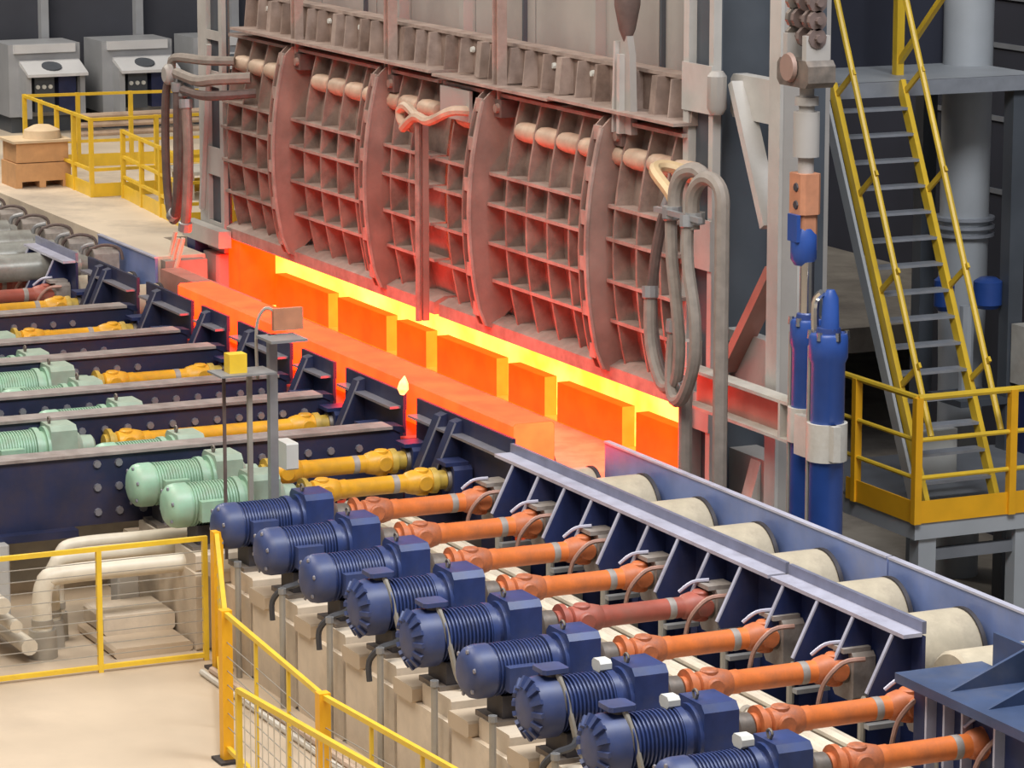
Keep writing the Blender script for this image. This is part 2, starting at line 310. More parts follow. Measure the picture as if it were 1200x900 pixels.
# ------------------------------------------------------------------ curved doors
def yo(z): return 0.85 - 0.12*(1 - ((z-1.47)/0.95)**2)
ZS = [0.46 + (2.52-0.46)*k/12 for k in range(13)]
def curve_plate(x0, x1, fa, fb, zs):
    P = [(fa(z), z) for z in zs] + [(fb(z), z) for z in reversed(zs)]
    return MB().prism(P, 'x', x0, x1)
def door(x0, x1, plates, label, ribs):
    d = thing('furnace_door', label, 'furnace door', ((x0+x1)/2, 1.1, 0.28))
    curve_plate(x0, x1, lambda z: yo(z)+0.33, lambda z: yo(z)+0.36, ZS).build('door_skin', 'door', d)
    MB().prism([(0.95,0.375),(1.24,0.375),(1.24,0.54),(1.05,0.54),(0.95,0.49)], 'x', x0, x1).build('bottom_lip', 'rib', d)
    MB().bx(x0, x1, 1.0, 1.2, 2.52, 2.55).build('top_edge', 'rib', d)
    cuts = sorted([x0] + [p for p in plates] + [x1])
    segs = []
    for a_, b_ in zip(cuts, cuts[1:]):
        segs.append((a_ + (0.02 if a_ in plates else 0.0), b_ - (0.16 if b_ in plates else 0.0)))
    for a_, b_ in segs:
        for z in (0.88, 1.22, 1.57, 1.84):
            MB().bx(a_+0.0, b_, yo(z)+0.17, yo(z)+0.34, z-0.015, z+0.015).build('shelf', 'rib', d)
    for x in ribs:
        if any(p-0.2 < x < p+0.1 for p in plates): continue
        curve_plate(x-0.014, x+0.014, lambda z: yo(z)+0.175, lambda z: yo(z)+0.335, [0.5]+ZS[1:]).build('rib', 'door', d)
        MB().rev((x+0.02, yo(2.24)+0.24, 2.25), (1,0,0), [(0,0.06),(0.02,0.08),(0.1,0.088),(0.32,0.088),(0.37,0.07),(0.385,0.04)], 12).build('water_stub', 'stub', d)
    for p in plates:
        ap = MB()
        zz = [0.47] + ZS[1:-1] + [2.48]
        P = [(yo(z) if z > 0.6 else yo(z)+0.03, z) for z in zz] + [(0.96,2.57),(1.16,2.57)] + [(yo(z)+0.34, z) for z in reversed(zz[1:])] + [(yo(0.47)+0.1, 0.44)]
        ap = MB().prism(P, 'x', p-0.025, p+0.0).build('arm_plate', 'doorp', d)
        MB().prism([(u-0.012, v) for u, v in P[:len(zz)]] + [(u+0.012, v) for u, v in reversed(P[:len(zz)])], 'x', p-0.03, p+0.012).build('edge_bead', 'rib', ap)
        MB().prism(P, 'x', p-0.16, p-0.14).build('arm_plate', 'doorp', d)
        for z in (0.62, 0.98, 1.36, 1.74, 2.1, 2.44):
            MB().bx(p-0.14, p-0.025, yo(z)+0.005, yo(z)+0.03, z-0.06, z+0.06).build('spacer_tab', 'rib', d)
        bb = MB().bx(p+0.0, p+0.14, 0.98, 1.14, 2.34, 2.5).build('pivot_box', 'hosed', d)
        MB().rev((p+0.07,0.98,2.42),(0,-1,0),[(0,0.045),(0.03,0.04)],10).build('pivot_cap', 'door', bb)
    return d
r1 = [-11.44 + 0.44*k for k in range(12)]
r2 = [-5.72 + 0.42*k for k in range(11)]
door(-11.62, -6.12, [-9.65, -7.25], 'left ribbed curved furnace door with two thick arm plates', [x for x in r1 if x < -6.3])
door(-6.02, -1.34, [-4.85, -2.5], 'right ribbed curved furnace door, nearer the coiled grey hoses', [x for x in r2 if x < -1.5])
# vertical water pipe between the doors
wp = thing('cooling_pipe', 'rusty vertical pipe between the two furnace doors with curled ends on top', 'pipe', (-6.07, 0.85, 0.3))
MB().bx(-6.12, -6.03, 0.80, 0.86, 0.34, 2.2).build('strap', 'doorp', wp)
MB().cyl((-6.05,0.76,0.34), (-6.05,0.76,2.18), 0.03, 8).build('riser', 'door', wp)
MB().tube([(-6.25,0.8,2.1),(-6.45,0.78,2.14),(-6.5,0.78,2.24),(-6.3,0.76,2.30),(-6.0,0.74,2.22)], 0.045, 8).build('elbow', 'stub', wp)
MB().tube([(-6.3,0.72,2.1),(-6.0,0.72,2.24),(-5.75,0.74,2.22),(-5.4,0.8,2.34),(-5.35,0.95,2.34)], 0.045, 8).build('elbow', 'stub', wp)
MB().bx(-5.95,-5.3,0.94,0.97,2.24,2.52).build('backing_plate', 'casing', wp)

# ================================================================== COLUMNS AROUND THE FURNACE
def laced(name, label, x0, x1, y, z0, z1, plates, wdt=0.09):
    t = thing(name, label, 'column', ((x0+x1)/2, y, z0))
    MB().bx(x0, x0+wdt, y-0.05, y+0.02, z0, z1).build('flange', 'column', t)
    MB().bx(x1-wdt*0.8, x1, y-0.05, y+0.02, z0, z1).build('flange', 'column', t)
    MB().bx(x0, x1, y+0.02, y+0.03, z0, z1).build('web', 'slate', t)  # dark sheet added behind the lacing so its gaps read dark
    for a_, b_ in plates: MB().bx(x0, x1, y-0.065, y-0.05, a_, b_).build('batten_plate', 'column', t)
    return t
laced('furnace_column', 'pale laced steel column right of the furnace doors behind the hoses', -1.42, -0.92, 1.1, ZF, 6.2, [(2.74,3.12),(1.5,1.9),(0.2,0.5)])
lc = thing('furnace_column', 'grey laced steel column at the far left end of the furnace doors', 'column', (-12.1,1.1,0.2))
MB().bx(-12.42,-12.15,0.95,1.0,0.19,6.2).build('flange','column',lc)
MB().bx(-11.78,-11.68,0.95,1.0,0.19,6.2).build('flange','column',lc)
MB().bx(-12.42,-11.68,1.0,1.02,0.19,6.2).build('web','slate',lc)  # dark backing added so the column cut-outs read as deep openings
MB().bx(-12.42,-12.38,1.02,1.3,0.19,6.2).build('flange','column',lc)
for a_, b_ in ((2.45,2.55),(1.95,2.12),(1.0,1.3),(0.19,0.5)): MB().bx(-12.15,-11.78,0.95,0.97,a_-0.0,b_).build('batten_plate','column',lc)
MB().bar((-12.3,0.92,0.6),(-12.0,0.92,2.4),0.05,0.05).build('lacing_bar','column',lc)
tag(MB().bx(-12.6,-11.45,0.8,0.94,0.28,0.46).build('column_tie_beam','column'), 'short grey beam across the foot of the far left column', 'beam')
cb = thing('blue_post', 'short dark blue post under the grey beam at the furnace left corner', 'post', (-12.3,0.85,-0.3))
MB().bx(-12.45,-12.2,0.8,1.1,-0.36,0.28).build('shaft','navy',cb); MB().bx(-12.5,-12.15,0.78,1.12,-0.40,-0.36).build('base_plate','slate',cb)
tag(MB().bevbx(-12.1,-11.66,0.85,1.2,-0.36,0.18,0.03,'z').build('corner_casing','casing'),'grey steel casing block below the left furnace jamb','casing')

c2 = thing('support_column', 'wide pale grey steel column behind the twin blue cylinders', 'column', (0.15,1.2,ZF))
MB().bx(0.06,0.23,1.0,1.03,ZF,6.2).build('flange','column',c2)
MB().bx(0.06,0.23,1.17,1.2,ZF,6.2).build('flange','column',c2)
MB().bx(0.2,0.225,1.03,1.17,ZF,6.2).build('web','casing',c2)
sc = thing('slate_casing', 'dark slate casing wall between the two pale columns', 'casing', (-1.1,1.72,ZF))
MB().bx(-1.75,-0.62,1.7,1.74,ZF,6.2).build('sheet','slate',sc)
MB().bx(-1.1,-0.62,1.66,1.7,1.46,1.50).build('stiffener','steel',sc)
MB().cyl((-0.7,1.6,3.45),(-0.1,1.4,3.5),0.03,8).build('pin','chrome',sc)
br = thing('diagonal_brace', 'pale steel knee brace with gusset between the two right columns', 'brace', (-0.5,1.3,2.6))
MB().bevbx(-0.95,-0.12,1.22,1.34,2.72,3.06,0.04,'y').build('gusset','column',br)
MB().bar((-0.78,1.2,3.0),(-0.15,1.15,1.95),0.07,0.16,(0,1,0)).build('strut','column',br)
MB().rev((-0.86,1.05,2.75),(0,0,1),[(0,0.05),(0.05,0.08),(0.3,0.08),(0.34,0.05)],10).build('bolt_sleeve','casing',br)
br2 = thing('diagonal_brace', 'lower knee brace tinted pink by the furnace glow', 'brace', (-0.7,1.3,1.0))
MB().bar((-0.14,1.2,1.62),(-0.88,1.2,0.72),0.08,0.17,(0,1,0)).build('strut','channel',br2)  # pink glow comes from the strut colour
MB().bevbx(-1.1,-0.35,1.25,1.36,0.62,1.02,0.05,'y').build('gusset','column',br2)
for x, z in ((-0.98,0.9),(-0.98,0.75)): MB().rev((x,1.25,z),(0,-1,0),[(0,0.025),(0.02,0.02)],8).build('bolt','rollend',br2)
lb = thing('foot_bracket', 'grimy wedge shaped bracket at the foot of the slate casing', 'bracket', (-0.8,1.4,ZF))
MB().bx(-1.2,-0.45,1.35,1.6,ZF,0.02).build('body','casing',lb)
MB().prism([(1.0,ZF),(1.35,ZF),(1.35,0.0)],'x',-0.78,-0.62).build('wedge','clamp',lb)

# channel beam between door frame and cylinders
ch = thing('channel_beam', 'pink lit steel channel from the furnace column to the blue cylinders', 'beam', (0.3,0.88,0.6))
MB().bx(-0.9,0.78,0.92,0.95,0.48,0.74).build('web','channel',ch)  # pink glow is part of the web colour
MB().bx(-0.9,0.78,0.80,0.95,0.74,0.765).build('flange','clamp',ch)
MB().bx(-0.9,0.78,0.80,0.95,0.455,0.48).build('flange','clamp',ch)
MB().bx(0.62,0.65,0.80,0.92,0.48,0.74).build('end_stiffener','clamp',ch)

# ================================================================== LIFTING CYLINDERS
def lift_cyl(x, y, ztop, label, r, zrod, raised):
    t = thing('hydraulic_cylinder', label, 'cylinder', (x,y,-0.6))
    bd = MB().rev((x,y,-0.6),(0,0,1),[(0,r*0.9),(0.05,r),(ztop+0.6-0.22,r),(ztop+0.6-0.18,r*1.15),(ztop+0.6-0.02,r*1.15),(ztop+0.6,r*1.05)],20).build('barrel','cyl',t)
    MB().rev((x,y,ztop),(0,0,1),[(0,r*0.75),(0.04,r*0.7),(0.05,0.055)],16).build('gland','blue',bd)
    MB().tube([(x-r*0.75,y-r*0.8,ztop-0.1),(x-r*0.8,y-r*0.8,0.8),(x-r*0.8,y-r*0.8,-0.3)],0.016,6,1).build('feed_line','conduit',bd)
    for a in range(6):
        an = a*math.pi/3
        MB().rev((x+math.cos(an)*r*1.05,y+math.sin(an)*r*1.05,ztop-0.04),(0,0,1),[(0,0.025),(0.06,0.02)],6).build('bolt','chrome',bd)
    if raised: MB().cyl((x,y,ztop),(x,y,zrod),0.055,12).build('rod','chrome',t)
    else:
        MB().rev((x+0.02,y,ztop),(0,0,1),[(0,0.07),(0.26,0.06),(0.32,0.03)],12).build('cap','cyl',t)
        MB().tube([(x-0.06,y-0.08,ztop),(x-0.06,y-0.08,ztop+0.22),(x,y-0.06,ztop+0.3)],0.03,8).build('eye','chrome',t)
    return t
lift_cyl(0.92,0.86,1.42,'blue hydraulic cylinder with its chrome rod raised to the orange clevis',0.105,1.85,True)
lift_cyl(1.42,0.76,1.40,'blue hydraulic cylinder in front with its rod fully retracted',0.125,1.6,False)
cp = thing('cylinder_clamp', 'cream steel clamp collar around the twin blue cylinders', 'clamp', (1.2,0.8,0.5))
MB().rev((0.92,0.86,0.50),(0,0,1),[(0,0.106),(0,0.13),(0.26,0.13),(0.26,0.106)],20).build('collar','clamp',cp)
MB().rev((1.42,0.76,0.46),(0,0,1),[(0,0.126),(0,0.15),(0.28,0.15),(0.28,0.126)],20).build('collar','clamp',cp)
MB().bx(1.04,1.3,0.70,0.76,0.44,0.74).build('lug','clamp',cp); MB().bx(1.54,1.62,0.70,0.76,0.48,0.74).build('lug','clamp',cp)
_v0 = len(bpy.data.objects)
_pre = set(bpy.data.objects)
lk = thing('clevis_link', 'orange clevis block joining the chain rod to the raised chrome rod', 'clevis', (1.0,0.85,1.85))
MB().rev((1.0,0.85,1.82),(0,0,1),[(0,0.07),(0.05,0.1),(0.22,0.1),(0.3,0.06)],12).build('fork','cyl',lk)
MB().bx(0.93,1.07,0.75,0.78,2.0,2.2).build('fork_cheek','cyl',lk)
MB().bevbx(0.87,1.09,0.78,0.95,2.2,2.5,0.03,'z').build('upper_block','clevis',lk)
MB().bevbx(0.89,1.07,0.79,0.94,1.93,2.22,0.03,'z').build('lower_block','clevis',lk)
for z in (2.4,2.27,2.08): MB().rev((1.0,0.78,z),(0,-1,0),[(0,0.035),(0.01,0.03)],8).build('pin','rollend',lk)
rd = thing('chain_rod', 'grey stepped rod hanging from the lifting chain', 'rod', (1.0,0.85,2.5))
MB().rev((0.98,0.87,2.5),(0,0,1),[(0,0.06),(0.12,0.06),(0.12,0.1),(0.45,0.1),(0.45,0.06),(0.5,0.06),(0.5,0.09),(0.56,0.09),(0.56,0.055),(0.74,0.055)],12).build('rod','casing',rd)
yk = thing('chain_yoke', 'brown steel yoke block under the heavy lifting chain', 'yoke', (0.98,0.85,3.2))
MB().bevbx(0.74,1.2,0.75,0.98,3.14,3.34,0.04,'y').build('block','grime',yk)
MB().rev((0.95,0.74,3.28),(0,-1,0),[(0,0.11),(0.03,0.1)],16).build('boss','doorp',yk)
for x in (0.84,1.12): MB().bx(x-0.03,x+0.03,0.76,0.96,3.34,3.52).build('fork_arm','casing',yk)
chn = thing('lifting_chain', 'heavy dark leaf chain hanging above the yoke block', 'chain', (0.98,0.85,3.45))
for k in range(8):
    z = 3.5 + k*0.13
    for j, x in enumerate((0.82,0.9,0.98,1.06,1.14)):
        if (j + k) % 2 == 0 or j in (0, 4):
            MB().rev((x-0.02,0.85,z),(1,0,0),[(0,0.075),(0.04,0.075)],10).build('link','hosed' if j else 'grime',chn)
    MB().cyl((0.76,0.85,z),(1.2,0.85,z),0.03,8).build('pin','hosed',chn)

for _o in set(bpy.data.objects) - _pre:
    if _o.parent is None: _o.location.x -= 0.12
# ================================================================== HOSES AT THE RIGHT
def hose(label, pts, r, m_='hose', clampz=None, group=None):
    t = thing('hydraulic_hose', label, 'hose', pts[0], group)
    MB().tube(pts, r, 10, 6).build('hose_tube', m_, t)
    for i in (0, -1):
        a = Vector(pts[i]); b_ = Vector(pts[1 if i == 0 else -2]); d = (b_-a).normalized()
        MB().rev(a, d, [(0,r*1.35),(0.09,r*1.35),(0.1,r*1.1)], 10).build('ferrule', 'steel', t)
    return t
g = 'looped grey hoses at the right end of the furnace door'
hose('leftmost dark hose of the loop hanging beside the right furnace door', [(-0.86,0.66,2.12),(-0.95,0.62,1.9),(-1.04,0.6,1.5),(-1.05,0.6,1.1),(-0.9,0.6,0.75),(-0.66,0.6,0.62),(-0.5,0.6,0.72)], 0.045, 'hosed', group=g)
hose('grey hose looping low past the column, starting from the tan pipe', [(-0.72,0.58,2.06),(-0.66,0.56,1.7),(-0.55,0.55,1.3),(-0.5,0.55,1.0),(-0.56,0.55,0.72),(-0.78,0.55,0.66),(-1.0,0.56,0.95),(-1.06,0.58,1.4)], 0.05, group=g)
hose('grey hose falling from the left inverted elbow to the loop bottom', [(-0.32,0.52,2.06),(-0.28,0.5,1.7),(-0.16,0.5,1.3),(-0.16,0.5,0.95),(-0.34,0.5,0.64),(-0.54,0.52,0.60),(-0.62,0.54,0.8),(-0.6,0.56,1.2)], 0.05, group=g)
tp = thing('tan_pipe', 'short tan pipe with a bent end at the top of the right hoses', 'pipe', (-1.1,0.8,2.2))
MB().tube([(-1.05,0.98,2.26),(-1.2,0.8,2.32),(-1.15,0.66,2.30),(-0.85,0.64,2.16),(-0.76,0.64,2.08)], 0.05, 8, 4).build('pipe','tan',tp)
MB().rev((-1.0,0.98,2.26),(0,-1,0),[(0,0.07),(0.05,0.07)],10).build('flange','tan',tp)
el = thing('pipe_gooseneck', 'left inverted U pipe above the hanging hoses', 'pipe', (-0.6,0.6,2.1), g)
MB().tube([(-0.68,0.6,2.0),(-0.68,0.6,2.2),(-0.6,0.62,2.34),(-0.44,0.66,2.38),(-0.34,0.7,2.3)],0.06,10,5).build('pipe','hose',el)
el = thing('pipe_gooseneck', 'right inverted U pipe whose long leg runs down to the floor', 'pipe', (-0.3,0.6,2.0), g)
MB().tube([(-0.3,0.55,1.95),(-0.3,0.55,2.2),(-0.2,0.56,2.33),(-0.06,0.58,2.36),(0.06,0.6,2.27),(0.08,0.6,2.0),(0.08,0.6,1.0),(0.08,0.6,-0.3),(0.08,0.6,ZF)],0.058,10,5).build('pipe','hose',el)
pc = thing('pipe_clamp', 'small steel pipe clamp holding the inverted U pipes together', 'clamp', (-0.5,0.55,2.0))
MB().bx(-0.86,-0.12,0.5,0.54,2.02,2.06).build('bar','steel',pc)
for x in (-0.68,-0.3): MB().rev((x,0.57,1.99),(0,0,1),[(0,0.065),(0,0.08),(0.09,0.08),(0.09,0.065)],10).build('ring','steel',pc)
tag(MB().tube([(-0.52,0.62,-0.8),(-0.52,0.62,0.3),(-0.52,0.62,0.66)],0.055,10,1).build('drain_pipe','hose'),'straight grey pipe rising from the floor beneath the hose loops','pipe')

# hoses at the far left column
g2 = 'brown hoses hanging at the far left column'
hl = [('outermost brown hose dropping past the yellow railing', [(-12.0,0.5,2.1),(-12.05,0.45,1.9),(-12.1,0.45,1.3),(-12.05,0.45,0.8),(-11.9,0.45,0.55),(-11.7,0.45,0.75),(-11.6,0.45,1.3),(-11.58,0.47,2.0)],'hosed',0.045),
 ('inner thick brown hose forming a long loop at the left column', [(-11.6,0.42,2.05),(-11.62,0.42,1.5),(-11.65,0.42,0.95),(-11.75,0.42,0.66),(-11.85,0.42,0.6)],'hosed',0.05),
 ('reddish hose with shiny fittings nearest the left furnace door', [(-11.35,0.42,1.9),(-11.3,0.42,1.4),(-11.35,0.42,0.9),(-11.45,0.42,0.5)],'door',0.055)]
for lb_, P, mm, r in hl: hose(lb_, P, r, mm, group=g2)
ph = thing('pipe_header', 'pair of grey horizontal pipes with a round cap at the left column', 'pipe', (-11.5,0.6,2.15))
MB().tube([(-12.0,0.5,2.12),(-11.9,0.5,2.28),(-11.5,0.7,2.28),(-11.3,0.95,2.28)],0.05,8).build('pipe','hose',ph)
MB().tube([(-11.7,0.45,2.14),(-11.2,0.5,2.10),(-10.9,0.6,2.14),(-10.7,0.9,2.16)],0.06,8).build('pipe','hose',ph)
MB().tube([(-11.5,0.45,1.98),(-11.1,0.5,1.96),(-10.8,0.6,1.98),(-10.7,0.95,2.0)],0.05,8).build('pipe','hosed',ph)
MB().rev((-11.8,0.42,2.12),(0,-1,0),[(0,0.11),(0.05,0.11),(0.08,0.08)],14).build('cap','casing',ph)
for k, (x, y, z) in enumerate(((-11.75,0.42,0.45),(-11.6,0.4,0.4),(-11.45,0.4,0.42))):
    tag(MB().tube([(x,y,z),(x-0.1,y-0.05,0.1),(x-0.16,y-0.1,-0.1)],0.025,6).build('drain_tube','pipe'), 'pale thin drain tube below the brown hoses, %s of three' % ('leftmost','middle','rightmost')[k], 'tube', 'drain tubes below the left hoses')

# ================================================================== ROLLER TABLE
RX = [-0.98 + 0.905*k for k in range(9)]              # driven by blue motors
GX = [-1.80,-2.62,-3.5,-4.30,-5.03,-6.1,-6.92,-7.65,-8.7,-9.45]   # driven by green motors
FX = [-11.2,-12.05]
ZA = -0.17
def roller(x, label, group, r=0.17, zc=ZA):
    t = thing('table_roller', label, 'roller', (x, -0.3, ZA), group)
    MB().rev((x,-0.62,zc),(0,1,0),[(0,r-0.02),(0.02,r),(0.62,r),(0.64,r-0.01)],36).build('barrel','roller',t)
    MB().rev((x,0.02,zc),(0,1,0),[(0,r+0.005),(0.03,r+0.005)],36).build('end_disc','rollend',t)
    MB().rev((x,-0.9,ZA),(0,1,0),[(0,0.06),(0.28,0.06)],12).build('neck','grime',t)
    return t
for k, x in enumerate(RX):
    lb_ = 'roller glowing from the bloom end, first past the furnace' if k == 0 else ('dusty beige table roller, %s past the furnace glow' % ORD[k])
    roller(x, lb_, 'table rollers between the blue guards', 0.18 if k == 0 else 0.28, ZA if k == 0 else -0.155)
for k, x in enumerate(GX): roller(x, 'table roller under the glowing bloom, %s from its bright near end' % ORD[k], 'table rollers under the bloom')
for k, x in enumerate(FX): roller(x, 'far dusty table roller beyond the bloom, %s from the furnace corner' % ORD[k], 'far table rollers')

# near rail with shelf and gussets
def rail(x0, x1, y, ztop, zsh, ysh, gus, label, plate_m='steelblue', zb=-0.24, gm='navy', name='side_guard', endcap=True):
    t = thing(name, label, 'guard rail', ((x0+x1)/2, y, zb))
    MB().bx(x0, x1, y-0.015, y+0.015, zsh-0.01, ztop).build('upstand_plate', 'lavd', t)
    MB().bx(x0, x1, ysh, y-0.015, zsh-0.025, zsh).build('shelf_plate', 'lav', t)
    MB().bx(x0, x1, y-0.012, y+0.012, zb, zsh-0.025).build('back_plate', gm, t)
    for x in gus:
        MB().prism([(y-0.012, zsh-0.025),(ysh+0.01, zsh-0.025),(ysh-0.17, zb+0.05),(ysh-0.15, zb),(y-0.012, zb)], 'x', x-0.012, x+0.012).build('gusset', gm, t)
        MB().bar((x,ysh+0.005,zsh-0.03),(x,ysh-0.175,zb+0.05),0.028,0.012,(0,1,0)).build('gusset_edge','lav',t)
    return t
rail(-0.93, 3.40, -0.68, 0.27, 0.2, -0.83, [-0.6+0.4525*k for k in range(9)], 'long worn blue guard rail beside the first orange shafts')
rail(3.44, 5.12, -0.68, 0.27, 0.2, -0.83, [3.6,4.05,4.5,4.98], 'shorter blue guard rail beside the last orange shafts')
# near end piece with triangular gussets on a flat top
t = thing('table_end_frame', 'blue steel frame with triangular gussets on a flat top in the near corner', 'frame', (6.6,-0.7,-0.6))
MB().bx(5.5, 8.4, -1.12, -0.5, 0.03, 0.09).build('top_plate', 'slateblue', t)
MB().bx(5.62, 8.4, -0.5, -0.47, -0.2, 0.30).build('upstand_plate', 'slateblue', t)
MB().bx(5.5, 8.4, -0.98, -0.95, -0.6, 0.03).build('back_plate', 'navy', t)
for x in (6.0, 6.42, 6.86, 7.3): MB().prism([(-1.05,0.09),(-0.5,0.09),(-0.5,0.30)], 'x', x-0.012, x+0.012).build('gusset', 'slateblue', t)
for x in (5.75, 5.95, 6.15, 6.5, 6.9): MB().bx(x-0.01, x+0.01, -1.05, -0.98, -0.6, 0.03).build('stiffener', 'lav', t)

# far guard segments between the extractor arms
GAPS = [-2.98,-4.52,-5.55,-7.17,-8.15,-9.75,-11.6]
segs = [(-2.84,-0.98)] + [(GAPS[i+1]+0.14, GAPS[i]-0.14) for i in range(len(GAPS)-1)]
for k, (a_, b_) in enumerate(segs):
    L = b_-a_
    t = thing('bloom_guard', 'dark navy guard segment in front of the hot bloom, %s from the blue rail' % ORD[k] if k < 5 else 'dark navy guard segment beyond the far bloom end, %s from the blue rail' % ORD[k], 'guard', ((a_+b_)/2, -0.64, -0.55), 'navy guards along the bloom')
    MB().bx(a_, b_, -0.655, -0.625, 0.14, 0.29).build('upstand_plate', 'arm', t)
    MB().bx(a_+0.04, b_-0.05, -0.755, -0.655, 0.145, 0.165).build('shelf_plate', 'bolt', t)
    MB().bx(a_, b_, -0.66, -0.63, ZF, 0.14).build('back_plate', 'arm', t)  # carried down to the floor to block red light from the bloom
    gx = [a_+L*0.30] if L < 1.4 else [a_+L*0.3, a_+L*0.46]
    for x in gx:
        MB().prism([(-0.655,0.27),(-0.72,0.25),(-0.98,-0.35),(-0.98,-0.55),(-0.655,-0.55)], 'x', x-0.06, x+0.06).build('gusset', 'arm', t)
        MB().bar((x+0.06,-0.715,0.25),(x+0.06,-0.985,-0.35),0.012,0.012).build('gusset_edge','bolt',t)
rail(-13.15,-11.75,-0.68,0.29,0.21,-0.83,[-13.0+0.45*k for k in range(3)],'far blue guard rail beyond the extractor arms at the left edge')

tb = thing('glow_block_beam', 'navy beam added beneath the blue rail to block red light from the bloom', 'beam', (3.4,-0.35,ZF))  # added to stop red light from the bloom passing under the rail
MB().bx(-0.9,8.3,-0.42,-0.36,ZF,-0.46).build('web','navy',tb); MB().bx(-0.9,8.3,-0.55,-0.2,-0.46,-0.44).build('flange','slateblue',tb)
for k in range(10): MB().bx(-0.55+0.905*k-0.05,-0.55+0.905*k+0.05,-0.72,-0.42,ZF,-0.24).build('leg','navy',tb)
# back panels
def bpanel(x0, x1, label, m_='steelblue'):
    t = thing('back_panel', label, 'panel', ((x0+x1)/2, 0.1, -0.5))
    MB().bx(x0, x1, 0.1, 0.13, -0.5, 0.215).build('plate', m_, t)
    MB().bx(x0, x1, 0.09, 0.14, 0.215, 0.23).build('top_edge', 'lav', t)
bpanel(-0.88, 3.38, 'long blue back panel behind the beige rollers')
bpanel(3.40, 5.06, 'bright blue back panel at the near right end of the table')
bpanel(5.1, 8.4, 'blue back panel at the right image edge behind the gusseted frame', 'navy')
bpanel(-13.4, -11.5, 'far slate blue back panel at the edge of the dusty deck')
tag(MB().bx(-11.4,-9.0,0.12,0.34,-0.3,0.12).build('skid_beam','channel'),'rusty beam behind the far end of the bloom','beam')
tag(MB().bx(-12.15,-11.6,0.25,0.72,-0.2,0.16).build('deck_block','pit'),'small grey concrete block at the deck corner near the far bloom end','block')

# ================================================================== EXTRACTOR ARMS
ARMS = [-2.98,-4.52,-5.55,-7.17,-8.15,-9.72]
ln = ['nearest','second nearest','third nearest','fourth nearest','fifth nearest','farthest']
for k, x in enumerate(ARMS):
    yend = -6.4
    t = thing('extractor_arm', '%s navy extractor arm with a dusty grey top' % ln[k], 'beam', (x,-3.0,-0.55), 'extractor arms in front of the furnace')
    MB().prism([(yend,-0.52),(-1.3,-0.52),(-0.85,-0.34),(-0.78,-0.22),(-0.78,0.04),(yend,0.04)], 'x', x-0.085, x+0.085).build('beam', 'arm', t)
    MB().bx(x-0.115, x+0.115, yend, -0.86, 0.04, 0.065).build('top_plate', 'armtop', t)
    MB().prism([(-0.86,0.04),(-0.86,0.065),(-0.76,0.055),(-0.74,0.0),(-0.78,0.0)], 'x', x-0.1, x+0.1).build('nose_plate', 'arm', t)
    MB().bx(x-0.05, x+0.05, -0.78, 0.2, -0.32, -0.06).build('tongue', 'grime', t)
    bs = [(-3.42+0.2*j, -0.08) for j in range(13)] if k else [(-3.4,-0.03),(-3.22,-0.03),(-3.4,-0.22),(-3.22,-0.22),(-3.4,-0.42),(-3.22,-0.42),(-3.02,-0.42),(-2.84,-0.42),(-2.0,-0.1),(-1.8,-0.1),(-1.6,-0.1),(-1.4,-0.1),(-1.15,-0.1)]
    if k == 3 or k == 4: bs = bs[3:10]
    if k == 5: bs = bs[6:11]
    for (y, z) in bs: MB().rev((x+0.085,y,z),(1,0,0),[(0,0.035),(0.018,0.03)],8).build('bolt','bolt',t)
    if k == 0: MB().bx(x-0.2, x+0.2, yend, -3.6, -0.58, -0.52).build('bottom_flange','arm',t)
# supports below the nearest arm
for k, (x, y, sx) in enumerate(((-2.5,-3.32,0.2),(-2.75,-4.3,0.22),(-2.7,-2.78,0.16),(-3.4,-2.72,0.34),(-3.05,-4.6,0.18))):
    t = thing('support_post', ['pale square post below the nearest navy arm, beside the green motors','pale square post left below the nearest navy arm','slim pale post between the green motors and pipes','broad pale post behind the slim one below the arm','pale post at the left edge below the arm'][k], 'post', (x,y,ZF))
    MB().bevbx(x-sx/2,x+sx/2,y-0.09,y+0.09,ZF+0.03,-0.56,0.015,'z').build('shaft','column',t)
    MB().bx(x-sx/2-0.06,x+sx/2+0.06,y-0.14,y+0.14,ZF,ZF+0.03).build('base_plate','column',t)
tag(MB().bx(-3.3,-3.2,-6.2,-2.9,-1.0,-0.56).build('wall_beam','conduit'),'grey horizontal girder below the nearest navy arm','girder')
tag(MB().bx(-3.98,-3.8,-6.2,-1.6,ZF,-0.72).build('low_wall','conc'),'low concrete wall in the pit under the extractor arms','wall')

